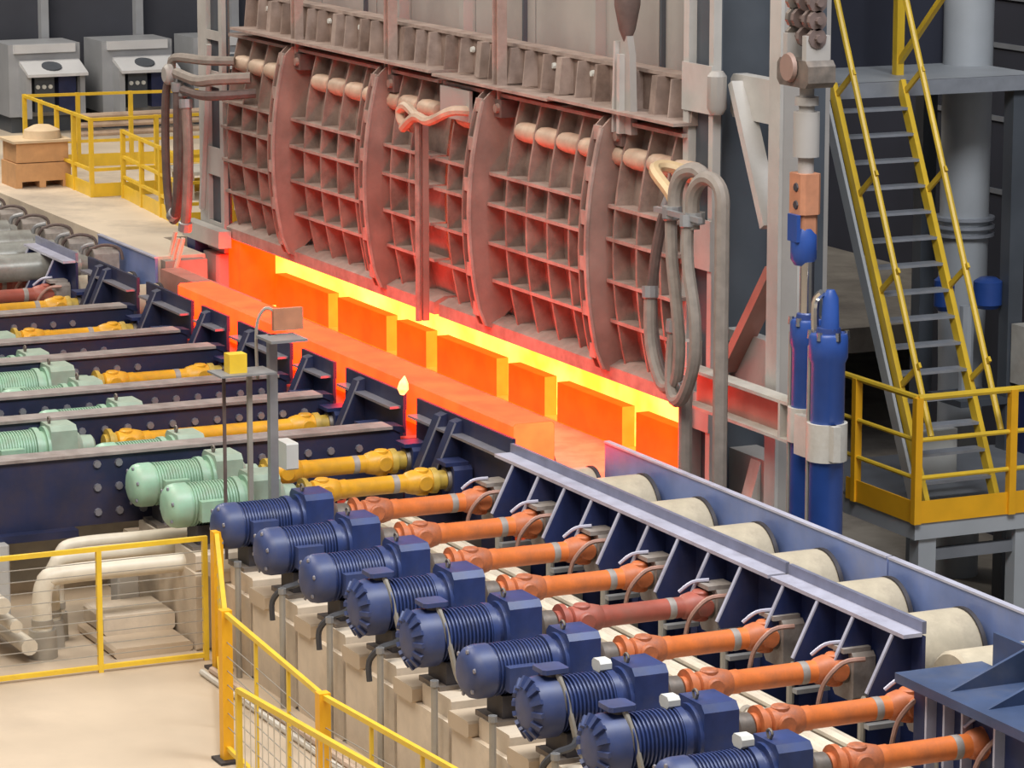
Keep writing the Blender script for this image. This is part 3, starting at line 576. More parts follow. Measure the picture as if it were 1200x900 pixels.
# ================================================================== DRIVE LINES
H = 0.33
def motor_a(body_m, box_m, name):
    t = thing(name, 'x', 'motor', (0,0,0))
    q = MB().rev((0,-1.09,H),(0,1,0),[(0,0.09),(0.015,0.13),(0.05,0.165),(0.09,0.175),(0.18,0.175),(0.185,0.165)],24).build('fan_cowl', body_m if body_m == 'green' else 'cowl', t)
    for a in range(6):
        an = a*math.pi/3+0.3; MB().rev((math.cos(an)*0.145,-1.06,H+math.sin(an)*0.145),(0,-1,0),[(0,0.018),(0.012,0.014)],6).build('cowl_screw','bolt',q)
    MB().rev((0,-0.905,H),(0,1,0),[(0,0.155),(0.38,0.155)],24).build('motor_body', body_m, t)
    f = MB()
    for j in range(15):
        y = -0.885+j*0.024
        f.rev((0,y,H),(0,1,0),[(0,0.172),(0.009,0.172)],24)
    f.build('cooling_fins', body_m, t)
    MB().rev((0,-0.53,H),(0,1,0),[(0,0.16),(0.0,0.185),(0.045,0.185),(0.05,0.15),(0.09,0.15),(0.09,0.19),(0.115,0.19)],24).build('flange', body_m, t)
    gb = MB().prism([(-0.17,H-0.24),(0.17,H-0.24),(0.17,H+0.17),(0.13,H+0.21),(-0.13,H+0.21),(-0.17,H+0.17)],'y',-0.415,-0.19).build('gearbox', box_m, t)
    MB().rev((0,-0.19,H-0.01),(0,1,0),[(0,0.165),(0.06,0.125),(0.07,0.1),(0.17,0.095),(0.19,0.07)],20).build('output_nose', box_m if box_m != 'blue' else 'grime', t)
    MB().tube([(0.0,-0.38,H+0.2),(-0.03,-0.38,H+0.245),(0,-0.38,H+0.265),(0.03,-0.38,H+0.245),(0,-0.38,H+0.2)],0.009,6,3).build('lifting_eye','grime',gb)
    MB().bx(0.155,0.23,-0.86,-0.66,H-0.1,H+0.06).build('terminal_box', body_m if body_m == 'green' else 'cowl', t)
    MB().bx(-0.15,0.15,-0.4,-0.14,H-0.27,H-0.235).build('foot', 'rollend', t)
    MB().bx(-0.12,0.12,-0.86,-0.5,0.0,H-0.15).build('pedestal', 'rollend', t)
    MB().bx(-0.17,0.17,-0.92,-0.1,-0.005,0.03).build('base_plate', 'grime', t)
    MB().bx(-0.14,0.14,-0.38,-0.16,0.03,H-0.235).build('pedestal', 'rollend', t)
    return t
def motor_b():
    t = thing('gear_motor', 'x', 'motor', (0,0,0))
    q = MB().rev((0,-1.09,H),(0,1,0),[(0,0.10),(0.02,0.15),(0.05,0.185),(0.10,0.195),(0.2,0.195),(0.21,0.17)],24).build('fan_cowl', 'cowl', t)
    for a in range(14):
        an = a*2*math.pi/14; c_, s_ = math.cos(an), math.sin(an)
        MB().bar((c_*0.13,-1.085,H+s_*0.13),(c_*0.195,-1.045,H+s_*0.195),0.03,0.035,(0,1,0)).build('cowl_tooth','cowl',q)
    MB().rev((0,-0.885,H),(0,1,0),[(0,0.155),(0.37,0.155)],24).build('motor_body', 'blue', t)
    f = MB()
    for j in range(13): f.rev((0,-0.865+j*0.027,H),(0,1,0),[(0,0.178),(0.010,0.178)],24)
    f.build('cooling_fins', 'blue', t)
    MB().rev((0,-0.53,H),(0,1,0),[(0,0.16),(0.0,0.185),(0.045,0.185),(0.05,0.15),(0.09,0.15),(0.09,0.19),(0.115,0.19)],24).build('flange', 'blue', t)
    gb = MB().prism([(-0.18,H-0.24),(0.18,H-0.24),(0.18,H+0.17),(0.14,H+0.215),(-0.14,H+0.215),(-0.18,H+0.17)],'y',-0.415,-0.18).build('gearbox', 'blue', t)
    MB().rev((0,-0.18,H-0.01),(0,1,0),[(0,0.165),(0.05,0.125),(0.06,0.1),(0.16,0.095),(0.18,0.07)],20).build('output_nose', 'grime', t)
    MB().tube([(0.0,-0.38,H+0.2),(-0.03,-0.38,H+0.25),(0,-0.38,H+0.27),(0.03,-0.38,H+0.25),(0,-0.38,H+0.2)],0.009,6,3).build('lifting_eye','grime',gb)
    tb = MB().bevbx(-0.09,0.09,-0.99,-0.81,H+0.22,H+0.25,0.02,'z').build('terminal_box', 'cowl', t)
    MB().rev((0,-0.9,H+0.15),(0,0,1),[(0,0.05),(0.07,0.045)],10).build('terminal_stem', 'grime', tb)
    MB().tube([(0.06,-0.88,H+0.21),(0.12,-0.86,H+0.1),(0.17,-0.84,H-0.05),(0.2,-0.8,H-0.25),(0.24,-0.74,H-0.32)],0.02,6).build('cable', 'conduit', t)
    MB().bx(-0.15,0.15,-0.86,-0.5,0.0,H-0.15).build('pedestal', 'rollend', t)
    MB().bx(-0.17,0.17,-0.92,-0.1,-0.005,0.03).build('base_plate', 'grime', t)
    MB().bx(-0.14,0.14,-0.38,-0.16,0.03,H-0.235).build('pedestal', 'rollend', t)
    return t
PA = motor_a('blue','blue','gear_motor'); PB = motor_b(); PG = motor_a('green','greend','gear_motor')
usedm = set()
def place_motor(proto, x, y, label, group, z=ZA-H):
    o = proto if proto.name not in usedm else copy_tree(proto)
    usedm.add(proto.name); o.location = (x, y, z); o['label'] = label; o['group'] = group
    return o
def make_shaft(tm, jm, L=1.2, band=True):
    t = thing('drive_shaft', 'x', 'drive shaft', (0,0,0))
    MB().rev((0,0.0,0),(0,1,0),[(0,0.075),(0.03,0.075),(0.03,0.12),(0.065,0.12),(0.065,0.09),(0.1,0.085)],18).build('flange', jm if jm != 'yel' else 'yeld', t)
    def joint(y, s):
        j = MB().rev((0,y-0.10*s,0),(0,s,0),[(0,0.06),(0.02,0.092),(0.17,0.10),(0.23,0.085),(0.25,0.07)],16).build('joint', jm, t)
        MB().rev((-0.105,y,0),(1,0,0),[(0,0.055),(0.01,0.065),(0.20,0.065),(0.21,0.055)],14).build('cross_pin', jm, j)
        MB().rev((0,y,-0.105),(0,0,1),[(0,0.05),(0.01,0.06),(0.20,0.06),(0.21,0.05)],14).build('cross_pin', jm, j)
    joint(0.2, 1); joint(L-0.1, -1)
    MB().rev((0,0.3,0),(0,1,0),[(0,0.075),(0.1,0.078),(0.11,0.072),(L-0.5,0.072)],18).build('tube', tm, t)
    if band: MB().rev((0,L-0.36,0),(0,1,0),[(0,0.0745),(0.05,0.0745)],18).build('grey_band', 'block', t)
    MB().rev((0,L-0.03,0),(0,1,0),[(0,0.10),(0.02,0.105),(0.05,0.105),(0.05,0.078),(0.28,0.075)],16).build('coupling', 'grime' if tm != 'yel' else 'yeld', t)
    return t
def bearing(x, y, label, group, m_='block', hosecol='copper'):
    t = thing('bearing_housing', label, 'bearing', (x,y,ZA-0.2), group)
    MB().bevbx(x-0.13,x+0.13,y-0.10,y+0.06,ZA-0.2,ZA+0.12,0.03,'y').build('housing', m_, t)
    MB().bx(x-0.10,x+0.10,y-0.16,y+0.04,ZA+0.12,ZA+0.15).build('cap', m_, t)
    MB().rev((x,y-0.10,ZA),(0,-1,0),[(0,0.1),(0.03,0.095)],14).build('cover', 'grime', t)
    if hosecol:
        MB().tube([(x+0.02,y-0.3,ZA-0.26),(x+0.1,y-0.3,ZA-0.06),(x+0.16,y-0.2,ZA+0.08),(x+0.2,y-0.06,ZA+0.10)],0.016,6).build('grease_hose', hosecol, t)
        MB().tube([(x-0.1,y-0.28,ZA+0.08),(x-0.06,y-0.2,ZA+0.15),(x,y-0.1,ZA+0.17)],0.013,6).build('grease_hose', 'lav', t)
    return t
SO = make_shaft('ora','orad'); SR = make_shaft('red','red'); SY = make_shaft('yel','yel', 1.15, True); SYL = make_shaft('yel','yel', 1.91, False)
def place_shaft(proto, x, y, label, group):
    o = proto if proto.name not in usedm else copy_tree(proto)
    usedm.add(proto.name); o.location = (x, y, ZA); o['label'] = label; o['group'] = group
kinds = 'AAABBABBA'; CAPS = []
for k, x in enumerate(RX):
    pos = ORD[k] + ' from the green motors'
    tail = ', smooth domed tail' if kinds[k] == 'A' else ', toothed fan cowl and raised terminal plate'
    motor_o = place_motor(PA if kinds[k] == 'A' else PB, x, -2.03, 'blue gear motor, %s%s' % (pos, tail), 'blue gear motors along the roller table')
    if k > 5: CAPS.append((motor_o, x))
    if k == 4: place_shaft(SR, x, -2.03, 'dull red drive shaft between the orange ones', 'drive shafts of the blue motors')
    else: place_shaft(SO, x, -2.03, 'orange drive shaft of the blue motor %s' % pos, 'drive shafts of the blue motors')
    bearing(x, -0.76, 'grey bearing block with curved hose, %s along the blue rail' % ORD[k], 'bearing blocks along the blue rail')
for k, x in enumerate(GX):
    far = (k == 3)
    o = place_motor(PG, x, -2.97 if far else -2.14, 'pale green gear motor, %s from the blue motors' % ORD[k], 'green gear motors between the extractor arms')
    place_shaft(SYL if far else SY, x, -2.88 if far else -2.12, 'yellow drive shaft of the green motor %s from the blue motors' % ORD[k], 'yellow drive shafts between the extractor arms')
    bearing(x, -0.74, 'navy bearing block at the yellow shaft %s from the blue motors' % ORD[k], 'bearing blocks along the bloom guards', 'navy', None)
place_shaft(SY, -11.2, -2.12, 'farthest yellow drive shaft beyond the last extractor arm', 'yellow drive shafts between the extractor arms')
bearing(-11.2, -0.74, 'navy bearing block at the farthest yellow shaft', 'bearing blocks along the bloom guards', 'navy', None)
for k, x in enumerate((-12.05,-12.85)):
    place_shaft(SR, x, -2.03, 'faded red drive shaft at the left edge, %s' % ('nearer one','farther one')[k], 'red shafts at the left edge')
    bearing(x, -0.76, 'far grey bearing block at the %s faded red shaft' % ('nearer','farther')[k], 'far bearing blocks')

for o, x in CAPS: MB().bevbx(x-0.1,x+0.02,-2.60,-2.52,ZA+0.17,ZA+0.245,0.02,'y').build('plastic_cap','white',o)['label'] = 'white plastic cap'
# plinths, conduits and cables of the blue motors
for k, x in enumerate(RX + [-1.89, -2.75]):
    lbm = ('concrete plinth under the blue motor %s from the green motors' % ORD[k]) if k < 9 else ('concrete plinth under the green motor %s from the blue motors' % ORD[k-9])
    t = thing('motor_plinth', lbm, 'plinth', (x,-2.5,ZF), 'concrete motor plinths')
    MB().bevbx(x-0.43,x+0.43,-3.0 if k < 9 else -3.1,-2.0,ZF,-0.64,0.02,'y').build('block','conc',t)
    MB().bevbx(x-0.09,x+0.38,-2.96 if k < 9 else -3.08,-2.05,-0.64,ZA-H,0.015,'y').build('pad','conc',t)
    if k < 9: MB().bevbx(x-0.42,x-0.1,-3.03,-2.62,-0.64,-0.53,0.015,'y').build('grout_block','floor',t)
for k, x in enumerate(RX[:8]):
    xx = x + 0.36
    c = thing('conduit', 'thin grey conduit rising beside the blue motor %s from the green motors' % ORD[k], 'conduit', (xx,-3.06,ZF), 'conduits in front of the plinths')
    MB().cyl((xx,-3.07,ZF),(xx,-3.07,-0.36),0.024,8).build('tube','conduit',c)
    MB().rev((xx,-3.07,-0.40),(0,0,1),[(0,0.03),(0.04,0.03)],8).build('coupling','steel',c)
    if k in (1,2,3,6): MB().tube([(xx-0.12,-3.1,-0.62),(xx-0.12,-3.1,-0.48),(xx-0.06,-3.04,-0.38),(xx-0.1,-2.9,-0.36),(x+0.1,-2.8,-0.32)],0.022,6).build('cable','black',c)
# sunken pipes below the orange shafts
for k, (y, z, r) in enumerate(((-1.62,-0.50,0.045),(-1.49,-0.52,0.05),(-1.37,-0.5,0.045),(-1.25,-0.52,0.045),(-1.13,-0.5,0.035),(-1.03,-0.53,0.03))):
    t = thing('media_pipe', 'cream pipe running under the orange shafts, %s from the motors' % ORD[k], 'pipe', (2.6,y,z), 'cream pipes under the orange shafts')
    MB().cyl((-2.6,y,z),(8.2,y,z),r,10).build('run','pipe',t)
    for x in (-1.4, 0.35, 2.2, 4.0, 5.8): MB().rev((x+0.05*k,y,z),(1,0,0),[(0,r*1.3),(0.05,r*1.3)],10).build('sleeve','conduit',t)
t = thing('pipe_trench', 'grey pipe rack sleepers under the cream pipes', 'pipe rack', (2.6,-1.5,ZF))
for x in [-1.4+0.905*k for k in range(11)]:
    MB().bx(x-0.05,x+0.05,-1.7,-0.75,-0.66,-0.575).build('sleeper','conduit',t)
    for y in (-1.64,-0.8): MB().bx(x-0.03,x+0.03,y-0.03,y+0.03,ZF,-0.66).build('leg','conduit',t)
for k, x in enumerate(RX):
    c = thing('lube_riser', 'thin grey lubrication riser under the shafts, %s from the green motors' % ORD[k], 'pipe', (x+0.42,-0.97,-0.58), 'lubrication risers')
    MB().cyl((x+0.42,-0.97,-0.575),(x+0.42,-0.97,-0.34),0.025,8).build('tube','conduit',c)
    MB().tube([(x+0.42,-0.97,-0.34),(x+0.4,-0.94,-0.29),(x+0.32,-0.9,-0.29),(x+0.28,-0.88,-0.38),(x+0.28,-0.88,-0.56)],0.02,6).build('bend','conduit',c)
    MB().bx(x+0.5,x+0.56,-1.0,-0.75,-0.42,-0.39).build('bracket','steel',c)
# green motor pads hidden parts: common base rails
for k, x in enumerate(GX[2:]):
    t = thing('motor_plinth', 'concrete plinth under the green motor %s from the blue motors' % ORD[k+2], 'plinth', (x,-2.6,ZF), 'concrete motor plinths')
    y1 = -2.95 if k == 1 else -2.05
    MB().bx(x-0.25,x+0.25,y1-1.0,y1,ZF,-0.64).build('block','pit',t)
    MB().bx(x-0.2,x+0.2,y1-0.96,y1-0.05,-0.64,ZA-H).build('pad','pit',t)

# instrument posts standing between green and blue motors
def ipost(x, y, z0, z1, label, w_, m_='steel', box=None):
    t = thing('instrument_post', label, 'post', (x,y,z0))
    MB().bx(x-w_/2,x+w_/2,y-w_/2,y+w_/2,z0,z1).build('tube',m_,t)
    MB().bx(x-0.07,x+0.07,y-0.07,y+0.07,z0,z0+0.015).build('foot_plate',m_,t)
    if box == 'brown':
        MB().bx(x-0.02,x+0.3,y-0.12,y+0.18,z1-0.02,z1).build('tray','steel',t)
        MB().bx(x+0.0,x+0.05,y+0.0,y+0.24,z1+0.03,z1+0.2).build('plate','clevis',t)
        MB().tube([(x-0.05,y-0.1,z1-0.35),(x-0.06,y-0.1,z1+0.05),(x-0.02,y-0.04,z1+0.2),(x+0.04,y+0.04,z1+0.16)],0.014,6).build('cable','conduit',t)
    if box == 'yellow':
        MB().bx(x-0.1,x+0.2,y-0.3,y+0.15,z1,z1+0.015).build('tray','steel',t)
        MB().bx(x+0.0,x+0.12,y-0.2,y-0.06,z1+0.015,z1+0.16).build('sensor_body','yrail',t)
    return t
ipost(-1.42,-2.47,-0.64,1.18,'tallest grey instrument post with a brown plate before the bloom',0.065,'steel','brown')
ipost(-1.36,-2.68,-0.64,0.92,'slim pale post carrying a small yellow sensor',0.035,'conduit','yellow')
ipost(-1.40,-2.87,-0.64,0.95,'thin dark rod left of the pale sensor post',0.022,'hosed')
# white label box on the second green motor
tag(MB().bevbx(-1.92,-1.68,-2.26,-2.16,0.05,0.26,0.01,'y').build('junction_box','white'),'small white junction box on the green motor nearest the blue motors','box')

# ================================================================== SAFETY FENCE
def panel(t, P, Q, z0, z1, nm, posts=True, mesh=True, rails=(0,1)):
    pass
f1 = thing('safety_fence', 'yellow framed mesh fence panel in front of the cream pipes', 'fence', (-1.2,-3.9,ZF))
MB().bar((-1.2,-5.6,-0.30),(-1.2,-3.1,-0.30),0.034,0.034).build('top_rail','yrail',f1)
MB().bar((-1.2,-5.6,ZF+0.04),(-1.2,-3.1,ZF+0.04),0.034,0.034).build('bottom_rail','yrail',f1)
for y in (-3.12,-3.96,-4.8): MB().bar((-1.2,y,ZF),(-1.2,y,-0.285),0.038,0.038).build('post','yrail',f1)
q = MB()
for j in range(9): q.bar((-1.2,-5.6,ZF+0.13+0.09*j),(-1.2,-3.12,ZF+0.13+0.09*j),0.006,0.006)
stuff(q.build('wire_mesh','conduit',f1))
f2 = thing('safety_fence', 'bending yellow fence with tall posts beside the concrete plinths', 'fence', (1.4,-3.8,ZF))
PP = [(-0.9,-3.13),(1.35,-3.9),(3.55,-4.07),(5.6,-3.95)]
for k, (x, y) in enumerate(PP):
    MB().bx(x-0.038,x+0.038,y-0.038,y+0.038,ZF,-0.18).build('post','ytoe' if k < 3 else 'yrail',f2)
    MB().bx(x-0.1,x+0.1,y-0.08,y+0.08,ZF,ZF+0.02).build('foot_plate','rollend',f2)
for (a_, b_) in zip(PP, PP[1:]):
    MB().bar((*a_,-0.205),(*b_,-0.205),0.032,0.032).build('top_rail','yrail',f2)
    MB().bar((*a_,ZF+0.1),(*b_,ZF+0.1),0.03,0.03).build('bottom_rail','yrail',f2)
    A = Vector((*a_,0)); B = Vector((*b_,0)); n = 3
    for j in range(1, n):
        p = A.lerp(B, j/n); MB().bar((p.x,p.y,ZF+0.1),(p.x,p.y,-0.2),0.022,0.022).build('upright','yrail',f2)
    q = MB()
    for j in range(7):
        z = ZF+0.25+0.1*j; q.bar((a_[0],a_[1],z),(b_[0],b_[1],z),0.005,0.005)
    stuff(q.build('wire_mesh','conduit',f2))
f3 = thing('safety_gate', 'low yellow barred gate at the bottom edge before the fence', 'gate', (4.0,-4.4,ZF))
GA, GB = Vector((3.15,-4.48,0)), Vector((5.4,-4.32,0))
MB().bar((GA.x,GA.y,-0.22),(GB.x,GB.y,-0.22),0.035,0.035).build('top_rail','yrail',f3)
MB().bar((GA.x,GA.y,ZF+0.1),(GB.x,GB.y,ZF+0.1),0.035,0.035).build('bottom_rail','yrail',f3)
for j in (0,1): 
    p = (GA,GB)[j]; MB().bar((p.x,p.y,ZF),(p.x,p.y,-0.22),0.035,0.035).build('post','yrail',f3)
for j in range(1,26):
    p = GA.lerp(GB, j/26); MB().bar((p.x,p.y,ZF+0.1),(p.x,p.y,-0.22),0.006,0.006).build('bar','pipe',f3)
# low curb pipes on the floor beside the plinths
for k, (y, r) in enumerate(((-3.22,0.03),(-3.30,0.025))):
    tag(MB().cyl((-0.8,y,ZF+r),(6.5,y,ZF+r),r,8).build('floor_pipe','clamp' if k else 'stub'), ('brown','pale')[k] + ' thin pipe lying on the floor along the plinths', 'pipe')

# ================================================================== CREAM PIPES BEHIND THE FENCE
for k, (x, z, ye, r) in enumerate(((-1.8,-0.62,-4.22,0.075),(-2.05,-0.55,-4.06,0.06),(-2.25,-0.50,-3.95,0.05))):
    t = thing('insulated_pipe', ('thick cream insulated pipe with a bend, nearest the fence','middle cream pipe of the three bending pipes','slim cream pipe behind the other two bending pipes')[k], 'pipe', (x,-3.5,ZF), 'bending cream pipes behind the fence')
    MB().tube([(x,-2.6,z),(x,-3.2,z),(x,ye+0.16,z),(x,ye+0.03,z-0.06),(x,ye,z-0.2),(x,ye,-0.9),(x,ye,ZF)],r,14,5).build('run','pipe',t)
    MB().rev((x,ye,-1.0),(0,0,1),[(0,r*1.12),(0.05,r*1.12)],14).build('band','conduit',t)
    MB().rev((x,ye,ZF),(0,0,1),[(0,r*1.5),(0.22,r*1.4)],14).build('socket','conduit',t)
for k in range(4):
    z = -1.12+0.17*k; y = -4.42-0.1*k
    tag(MB().cyl((-4.4,y+0.0,z),(-1.65,y+0.05,z),0.065 if k%2==0 else 0.05,12).build('cream_pipe','pipe'), 'straight cream pipe at the left edge behind the fence, %s from the floor' % ORD[k], 'pipe', 'straight cream pipes at the left edge')
t = thing('concrete_step', 'low beige concrete step behind the mesh fence panel', 'step', (-2.3,-3.2,ZF))
MB().bevbx(-2.4,-1.5,-3.75,-3.12,ZF,-1.17,0.02,'x').build('lower_tread','floor',t)
MB().bevbx(-2.4,-1.9,-3.7,-3.12,-1.17,-1.02,0.02,'x').build('upper_tread','conc',t)

# ================================================================== PLATFORM AND STAIR AT THE RIGHT
pf = thing('steel_platform', 'grey steel platform with yellow railing and toe boards below the stair', 'platform', (-4.0,5.2,ZF))
ZP = -1.12
ZG = ZF - 0.0
MB().bx(-5.0,-2.57,4.0,8.2,ZP-0.03,ZP).build('deck','deckgrey',pf)
MB().bx(-2.6,-2.57,4.0,8.2,ZP-0.2,ZP-0.03).build('edge_beam','bigpipe',pf)
MB().bx(-5.0,-2.6,4.0,4.04,ZP-0.2,ZP-0.03).build('edge_beam','bigpipe',pf)
MB().bx(-2.57,-2.555,4.0,8.2,ZP-0.05,ZP+0.15).build('toe_board','ytoe',pf)
MB().bx(-3.75,-2.57,3.985,4.0,ZP-0.05,ZP+0.15).build('toe_board','ytoe',pf)
for (x, y) in ((-2.56,4.0),(-2.56,4.98),(-2.56,5.95),(-3.6,4.0)):
    MB().bx(x-0.035,x+0.035,y-0.035,y+0.035,ZP-0.05,-0.04).build('post','ytoe',pf)
for z, r in ((-0.04,0.03),(-0.42,0.022),(-0.76,0.022)):
    MB().cyl((-2.56,4.0,z),(-2.56,8.2,z),r,8).build('rail','yrail',pf)
    MB().cyl((-2.56,4.0,z),(-3.95,4.0,z),r,8).build('rail','yrail',pf)
ZG2 = -2.6
for y, w_ in ((4.15,0.09),(5.2,0.13)): MB().bx(-2.75,-2.6,y-w_,y+w_,ZG2,ZP-0.03).build('leg','bigpipe',pf)
MB().bx(-2.72,-2.64,4.2,5.1,ZP-0.42,ZP-0.32).build('cross_beam','deckgrey',pf)

st = thing('steel_stair', 'steep steel stair with yellow handrails climbing to the upper landing', 'stair', (-3.8,4.7,ZP))
def stp(y, t, off=0.0):  # point on the pitch line
    return Vector((-2.87 + (-4.65+2.87)*t, y, ZP + (2.5-ZP)*t))
for y in (4.3, 5.03):
    a_ = stp(y,0); b_ = stp(y,1)
    MB().bar(a_, b_, 0.05, 0.10, (1,0,0)).build('stringer','yrail' ,st)
    c = Vector((0.30,0,0.0))
    h0 = stp(y,0.30)+Vector((0.55,0,0.0)); h1 = stp(y,1.26)+Vector((0.55,0,0))
    MB().cyl(stp(y,0.15)+Vector((0.32,0,0.12)), stp(y,1.4)+Vector((0.38,0,0.14)), 0.03, 8).build('handrail','yrail',st)
    for t_ in (0.28,0.5,0.73,0.97):
        MB().bar(stp(y,t_), stp(y,t_)+Vector((0.34,0,0.26)), 0.025, 0.05, (1,0,0)).build('bracket','yrail',st)
MB().bar(stp(4.24,0)+Vector((-0.1,0,0)), stp(4.24,1)+Vector((-0.1,0,0)), 0.03, 0.12, (1,0,0)).build('stringer','bigpipe',st)
for k in range(15):
    p = stp(4.3,(k+1)/16.0)
    MB().bx(p.x-0.1,p.x+0.06,4.32,5.01,p.z-0.025,p.z).build('tread','tread',st)
ld = thing('upper_landing', 'grey upper landing at the head of the stair', 'landing', (-5.6,5.0,2.4))
MB().bx(-6.6,-4.66,4.1,6.6,2.44,2.5).build('deck','bigpipe',ld)
MB().bx(-4.68,-4.64,4.1,6.6,2.36,2.5).build('edge_beam','tread',ld)
MB().bx(-5.22,-5.14,5.28,5.36,2.5,4.5).build('post','yrail',ld)
MB().bar((-5.18,5.32,2.6),(-4.4,5.32,3.3),0.05,0.05).build('brace','yrail',ld)
MB().bx(-4.9,-4.84,4.06,4.12,2.3,4.2).build('post','yrail',ld)
for (x, y) in ((-6.4,4.3),(-6.4,6.4),(-4.8,6.4)): MB().bx(x-0.08,x+0.08,y-0.08,y+0.08,ZG2,2.44).build('leg','slate',ld)
dbx = tag(MB().bx(-6.6,-6.0,4.7,6.5,2.5,4.6).build('dark_enclosure','darker'),'dark navy enclosure standing on the upper landing','enclosure')
# ducts
for k, (x, y, lb_) in enumerate(((-5.82,6.5,'thick grey vertical duct behind the right stair handrail'),(-5.05,7.35,'grey vertical duct at the right image edge'))):
    t = thing('vertical_duct', lb_, 'duct', (x,y,ZG2))
    MB().rev((x,y,ZG2),(0,0,1),[(0,0.22),(2.0,0.22),(2.9,0.24),(8,0.25)],24).build('duct','bigpipe',t)
    for z in (0.82,0.90,0.98): MB().rev((x,y,z),(0,0,1),[(0,0.25),(0.0,0.30),(0.03,0.30),(0.03,0.25)],24).build('flange_ring','tread',t)
v = thing('blue_valve', 'blue valve actuators between the ducts right of the stair', 'valve', (-4.9,6.3,0.2))
MB().rev((-4.9,6.2,0.25),(0,0,1),[(0,0.1),(0.04,0.14),(0.26,0.14),(0.3,0.08)],16).build('actuator','cyl',v)
MB().rev((-5.2,5.9,0.2),(0,0,1),[(0,0.06),(0.05,0.1),(0.3,0.1),(0.34,0.05)],16).build('actuator','cyl',v)
MB().cyl((-5.1,6.1,-0.6),(-5.1,6.1,0.25),0.07,10).build('stem','bigpipe',v)
MB().bx(-5.3,-4.7,5.8,6.4,-0.66,-0.6).build('bracket','slate',v)
t = thing('control_cabinet', 'cream cabinet with dark bolts right of the stair handrail', 'cabinet', (-4.4,6.5,-1.1))
MB().bx(-4.7,-4.3,6.35,7.2,-0.45,0.12).build('body','clamp',t)
MB().bx(-4.3,-4.28,6.45,7.1,-0.38,0.05).build('door','clamp',t)
for j in range(5): MB().rev((-4.3,6.38+0.19*j,0.08),(1,0,0),[(0,0.02),(0.015,0.02)],6).build('bolt','rollend',t)
MB().bx(-4.65,-4.35,6.4,7.1,ZP,-0.45).build('stand','navy',t)
tag(MB().bevbx(-4.0,-3.7,4.75,5.15,ZP,-0.62,0.02,'z').build('white_box','white'),'small pale box standing on the platform behind the stair foot','box')
# dark plant behind the stair
for k, (x, y, zt, sx, sy) in enumerate(((-3.2,2.4,2.2,1.0,0.5),(-4.6,3.2,1.75,1.6,0.5),(-7.5,8.5,3.0,2.0,1.5),(-6.0,9.5,1.2,3.0,1.0))):
    t = thing('plant_casing', ('slate equipment casing right of the wide column','dark slate cabinet block left of the stair','dark tall plant casing behind the ducts','dark low plant casing far behind the platform')[k], 'casing', (x,y,ZG2))
    MB().bx(x-sx/2,x+sx/2,y-sy/2,y+sy/2,ZG2,zt).build('body','slate' if k < 2 else 'darker',t)
    MB().bx(x-sx/2-0.02,x+sx/2+0.04,y-sy/2-0.04,y+sy/2,zt,zt+0.05).build('top_frame','deckgrey',t)
    for j in range(3): 
        zz = zt-0.5-0.75*j; MB().bx(x-sx/2,x+sx/2+0.03,y-sy/2-0.03,y-sy/2,zz,zz+0.05).build('rail','steel' if k == 1 else 'deckgrey',t)
tag(MB().tube([(-2.6,2.2,-1.0),(-2.6,2.2,0.6),(-2.6,2.25,0.85),(-2.5,2.3,0.95),(-2.1,2.4,0.95),(-2.0,2.4,0.7),(-2.0,2.4,-1.0)],0.06,10).build('bent_pipe','slate'),'dark inverted U pipe behind the blue cylinders','pipe')

# ================================================================== FAR LEFT: DECK, RAILINGS, CRATE, CABINETS
ZD = 0.19
def far_rail(name, label, pts, h, toe=True, mids=(0.55,), step=0.5):
    t = thing(name, label, 'railing', (pts[0][0],pts[0][1],ZD))
    for a_, b_ in zip(pts, pts[1:]):
        A = Vector((*a_,0)); B = Vector((*b_,0)); n = max(1, round((B-A).length/step))
        for zz in (h,) + tuple(h*m_ for m_ in mids):
            MB().bar((A.x,A.y,ZD+zz),(B.x,B.y,ZD+zz),0.036,0.036).build('rail','yrail',t)
        if toe: MB().bar((A.x,A.y,ZD+0.08),(B.x,B.y,ZD+0.08),0.02,0.16).build('toe_board','yrail',t)
        for j in range(0 if a_ == pts[0] else 1, n+1):
            p = A.lerp(B, j/n); MB().bx(p.x-0.025,p.x+0.025,p.y-0.025,p.y+0.025,ZD,ZD+h+0.022).build('post','yrail',t)
    return t
far_rail('yellow_railing', 'tall yellow railing behind the wooden crate by the grey cabinets', [(-19.2,4.6),(-19.6,1.2),(-16.63,1.1),(-16.65,4.4)], 0.93, True, (0.35,), 0.75)
far_rail('yellow_railing', 'lower yellow railing with a toe board beside the brown hoses', [(-16.4,1.42),(-13.75,1.2),(-13.75,2.4)], 0.80, True, (0.62,0.32), 0.8)
cr = thing('wooden_crate', 'orange brown wooden crate with a pale round lid on the deck', 'crate', (-18.0,0.8,ZD))
for j in range(3): MB().bx(-18.35,-17.75,0.5+0.3*j,0.58+0.3*j,ZD,ZD+0.08).build('skid','wood',cr)
MB().bx(-18.35,-17.75,0.5,1.2,ZD+0.08,ZD+0.3).build('lower_board','wood',cr)
MB().bx(-18.33,-17.77,0.52,1.18,ZD+0.31,ZD+0.55).build('upper_board','wood',cr)
MB().bx(-18.38,-17.72,0.47,1.22,ZD+0.55,ZD+0.58).build('lid','woodl',cr)
MB().rev((-18.0,0.92,ZD+0.58),(0,0,1),[(0,0.24),(0.1,0.22),(0.16,0.1)],20).build('disc','woodl',cr)
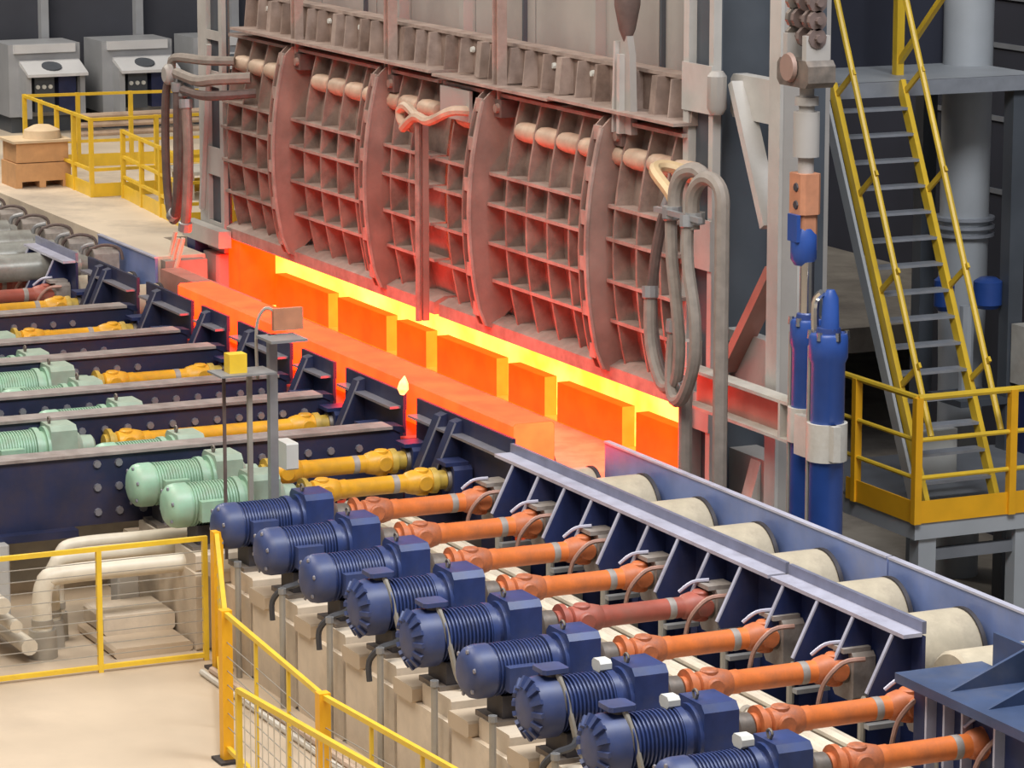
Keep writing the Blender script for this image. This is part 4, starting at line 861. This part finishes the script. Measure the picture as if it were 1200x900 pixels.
for k, y in enumerate((2.2,3.55,4.9)):
    t = thing('burner_cabinet', ('left grey burner cabinet on the dark back wall','middle grey burner cabinet on the dark back wall','right grey burner cabinet half hidden by the laced column')[k], 'cabinet', (-23.8,y,ZD))
    x = -23.4
    MB().bx(-24.2,x,y-0.05,y+0.98,0.42,1.42).build('back_box','cab',t); MB().bx(x,x+0.06,y+0.02,y+0.9,1.3,1.42).build('top_ledge','cabl',t)
    MB().prism([(x,0.42),(x+0.3,0.42),(x+0.3,1.05),(x,1.12)],'y',y+0.1,y+0.18).build('side_cheek','cab',t)
    MB().prism([(x,0.42),(x+0.3,0.42),(x+0.3,1.05),(x,1.12)],'y',y+0.88,y+0.95).build('side_cheek','cab',t)
    hd = MB().prism([(x,1.14),(x+0.42,1.0),(x+0.42,1.04),(x,1.2)],'y',y+0.1,y+0.96).build('hood','cabl',t)
    MB().rev((x+0.2,y+0.5,1.08),(0.35,0,1),[(0,0.14),(0.06,0.14)],16).build('vent','slate',hd)
    MB().bx(x,x+0.25,y+0.24,y+0.52,0.5,1.05).build('meter_panel','slate',t)
    for j in range(3): MB().rev((x+0.25,y+0.28+0.09*j,0.85),(1,0,0),[(0,0.03),(0.03,0.03)],8).build('gauge','white',t)
    MB().bx(x,x+0.2,y+0.6,y+0.85,0.5,1.05).build('side_panel','navy',t)
    MB().bx(-24.1,-23.5,y,y+0.9,ZD,0.42).build('stand','slate',t)
for j in range(3): tag(MB().cyl((-22,2.6,ZD+0.12+0.12*j),(-22,8,ZD+0.12+0.12*j),0.04,8).build('wall_pipe','stub'),'thin pale pipe low along the back wall, %s from the deck' % ORD[j],'pipe','pipes low along the back wall')
t = thing('metal_bench', 'pale low trestle behind the lower yellow railing', 'trestle', (-16.2,2.3,ZD))
MB().bx(-16.6,-15.8,2.0,2.8,ZD+0.3,ZD+0.34).build('top','clamp',t)
for x in (-16.5,-15.9):
    for y in (2.1,2.7): MB().bar((x,y,ZD),(x,y,ZD+0.3),0.05,0.05).build('leg','clamp',t)
# far row of bare rollers at the left edge
for k in range(6):
    x = -12.6 - 0.86*k
    t = thing('idle_roller', 'bare grey steel roller at the far left edge, %s from the far blue rail end' % ORD[k], 'roller', (x,-1.0,-0.1), 'bare rollers at the far left edge')
    MB().rev((x,-2.6,0.04),(0,1,0),[(0,0.13),(0.02,0.15),(2.2,0.15),(2.22,0.1),(2.3,0.09)],20).build('barrel','rollsteel',t)
    MB().bevbx(x-0.16,x+0.16,-0.26,0.02,-0.3,0.2,0.05,'y').build('end_housing','block',t)
    MB().tube([(x+0.02,-0.3,0.12),(x+0.06,-0.26,0.2),(x+0.1,-0.12,0.24),(x+0.16,0.02,0.2),(x+0.18,0.05,0.08)],0.018,8).build('feed_hose','hosed',t)
    MB().tube([(x-0.1,-0.34,0.05),(x-0.06,-0.32,0.2),(x-0.02,-0.2,0.24)],0.025,8).build('grease_hose','steel',t)
t = thing('roller_bed', 'grimy steel bed under the bare rollers at the left', 'machine bed', (-15,-1.2,ZF))
MB().bx(-20,-13.3,-2.6,-0.32,ZF,-0.3).build('bed','pit',t); MB().bx(-20,-12.4,-0.32,0.2,ZF,-0.3).build('bed','pit',t)
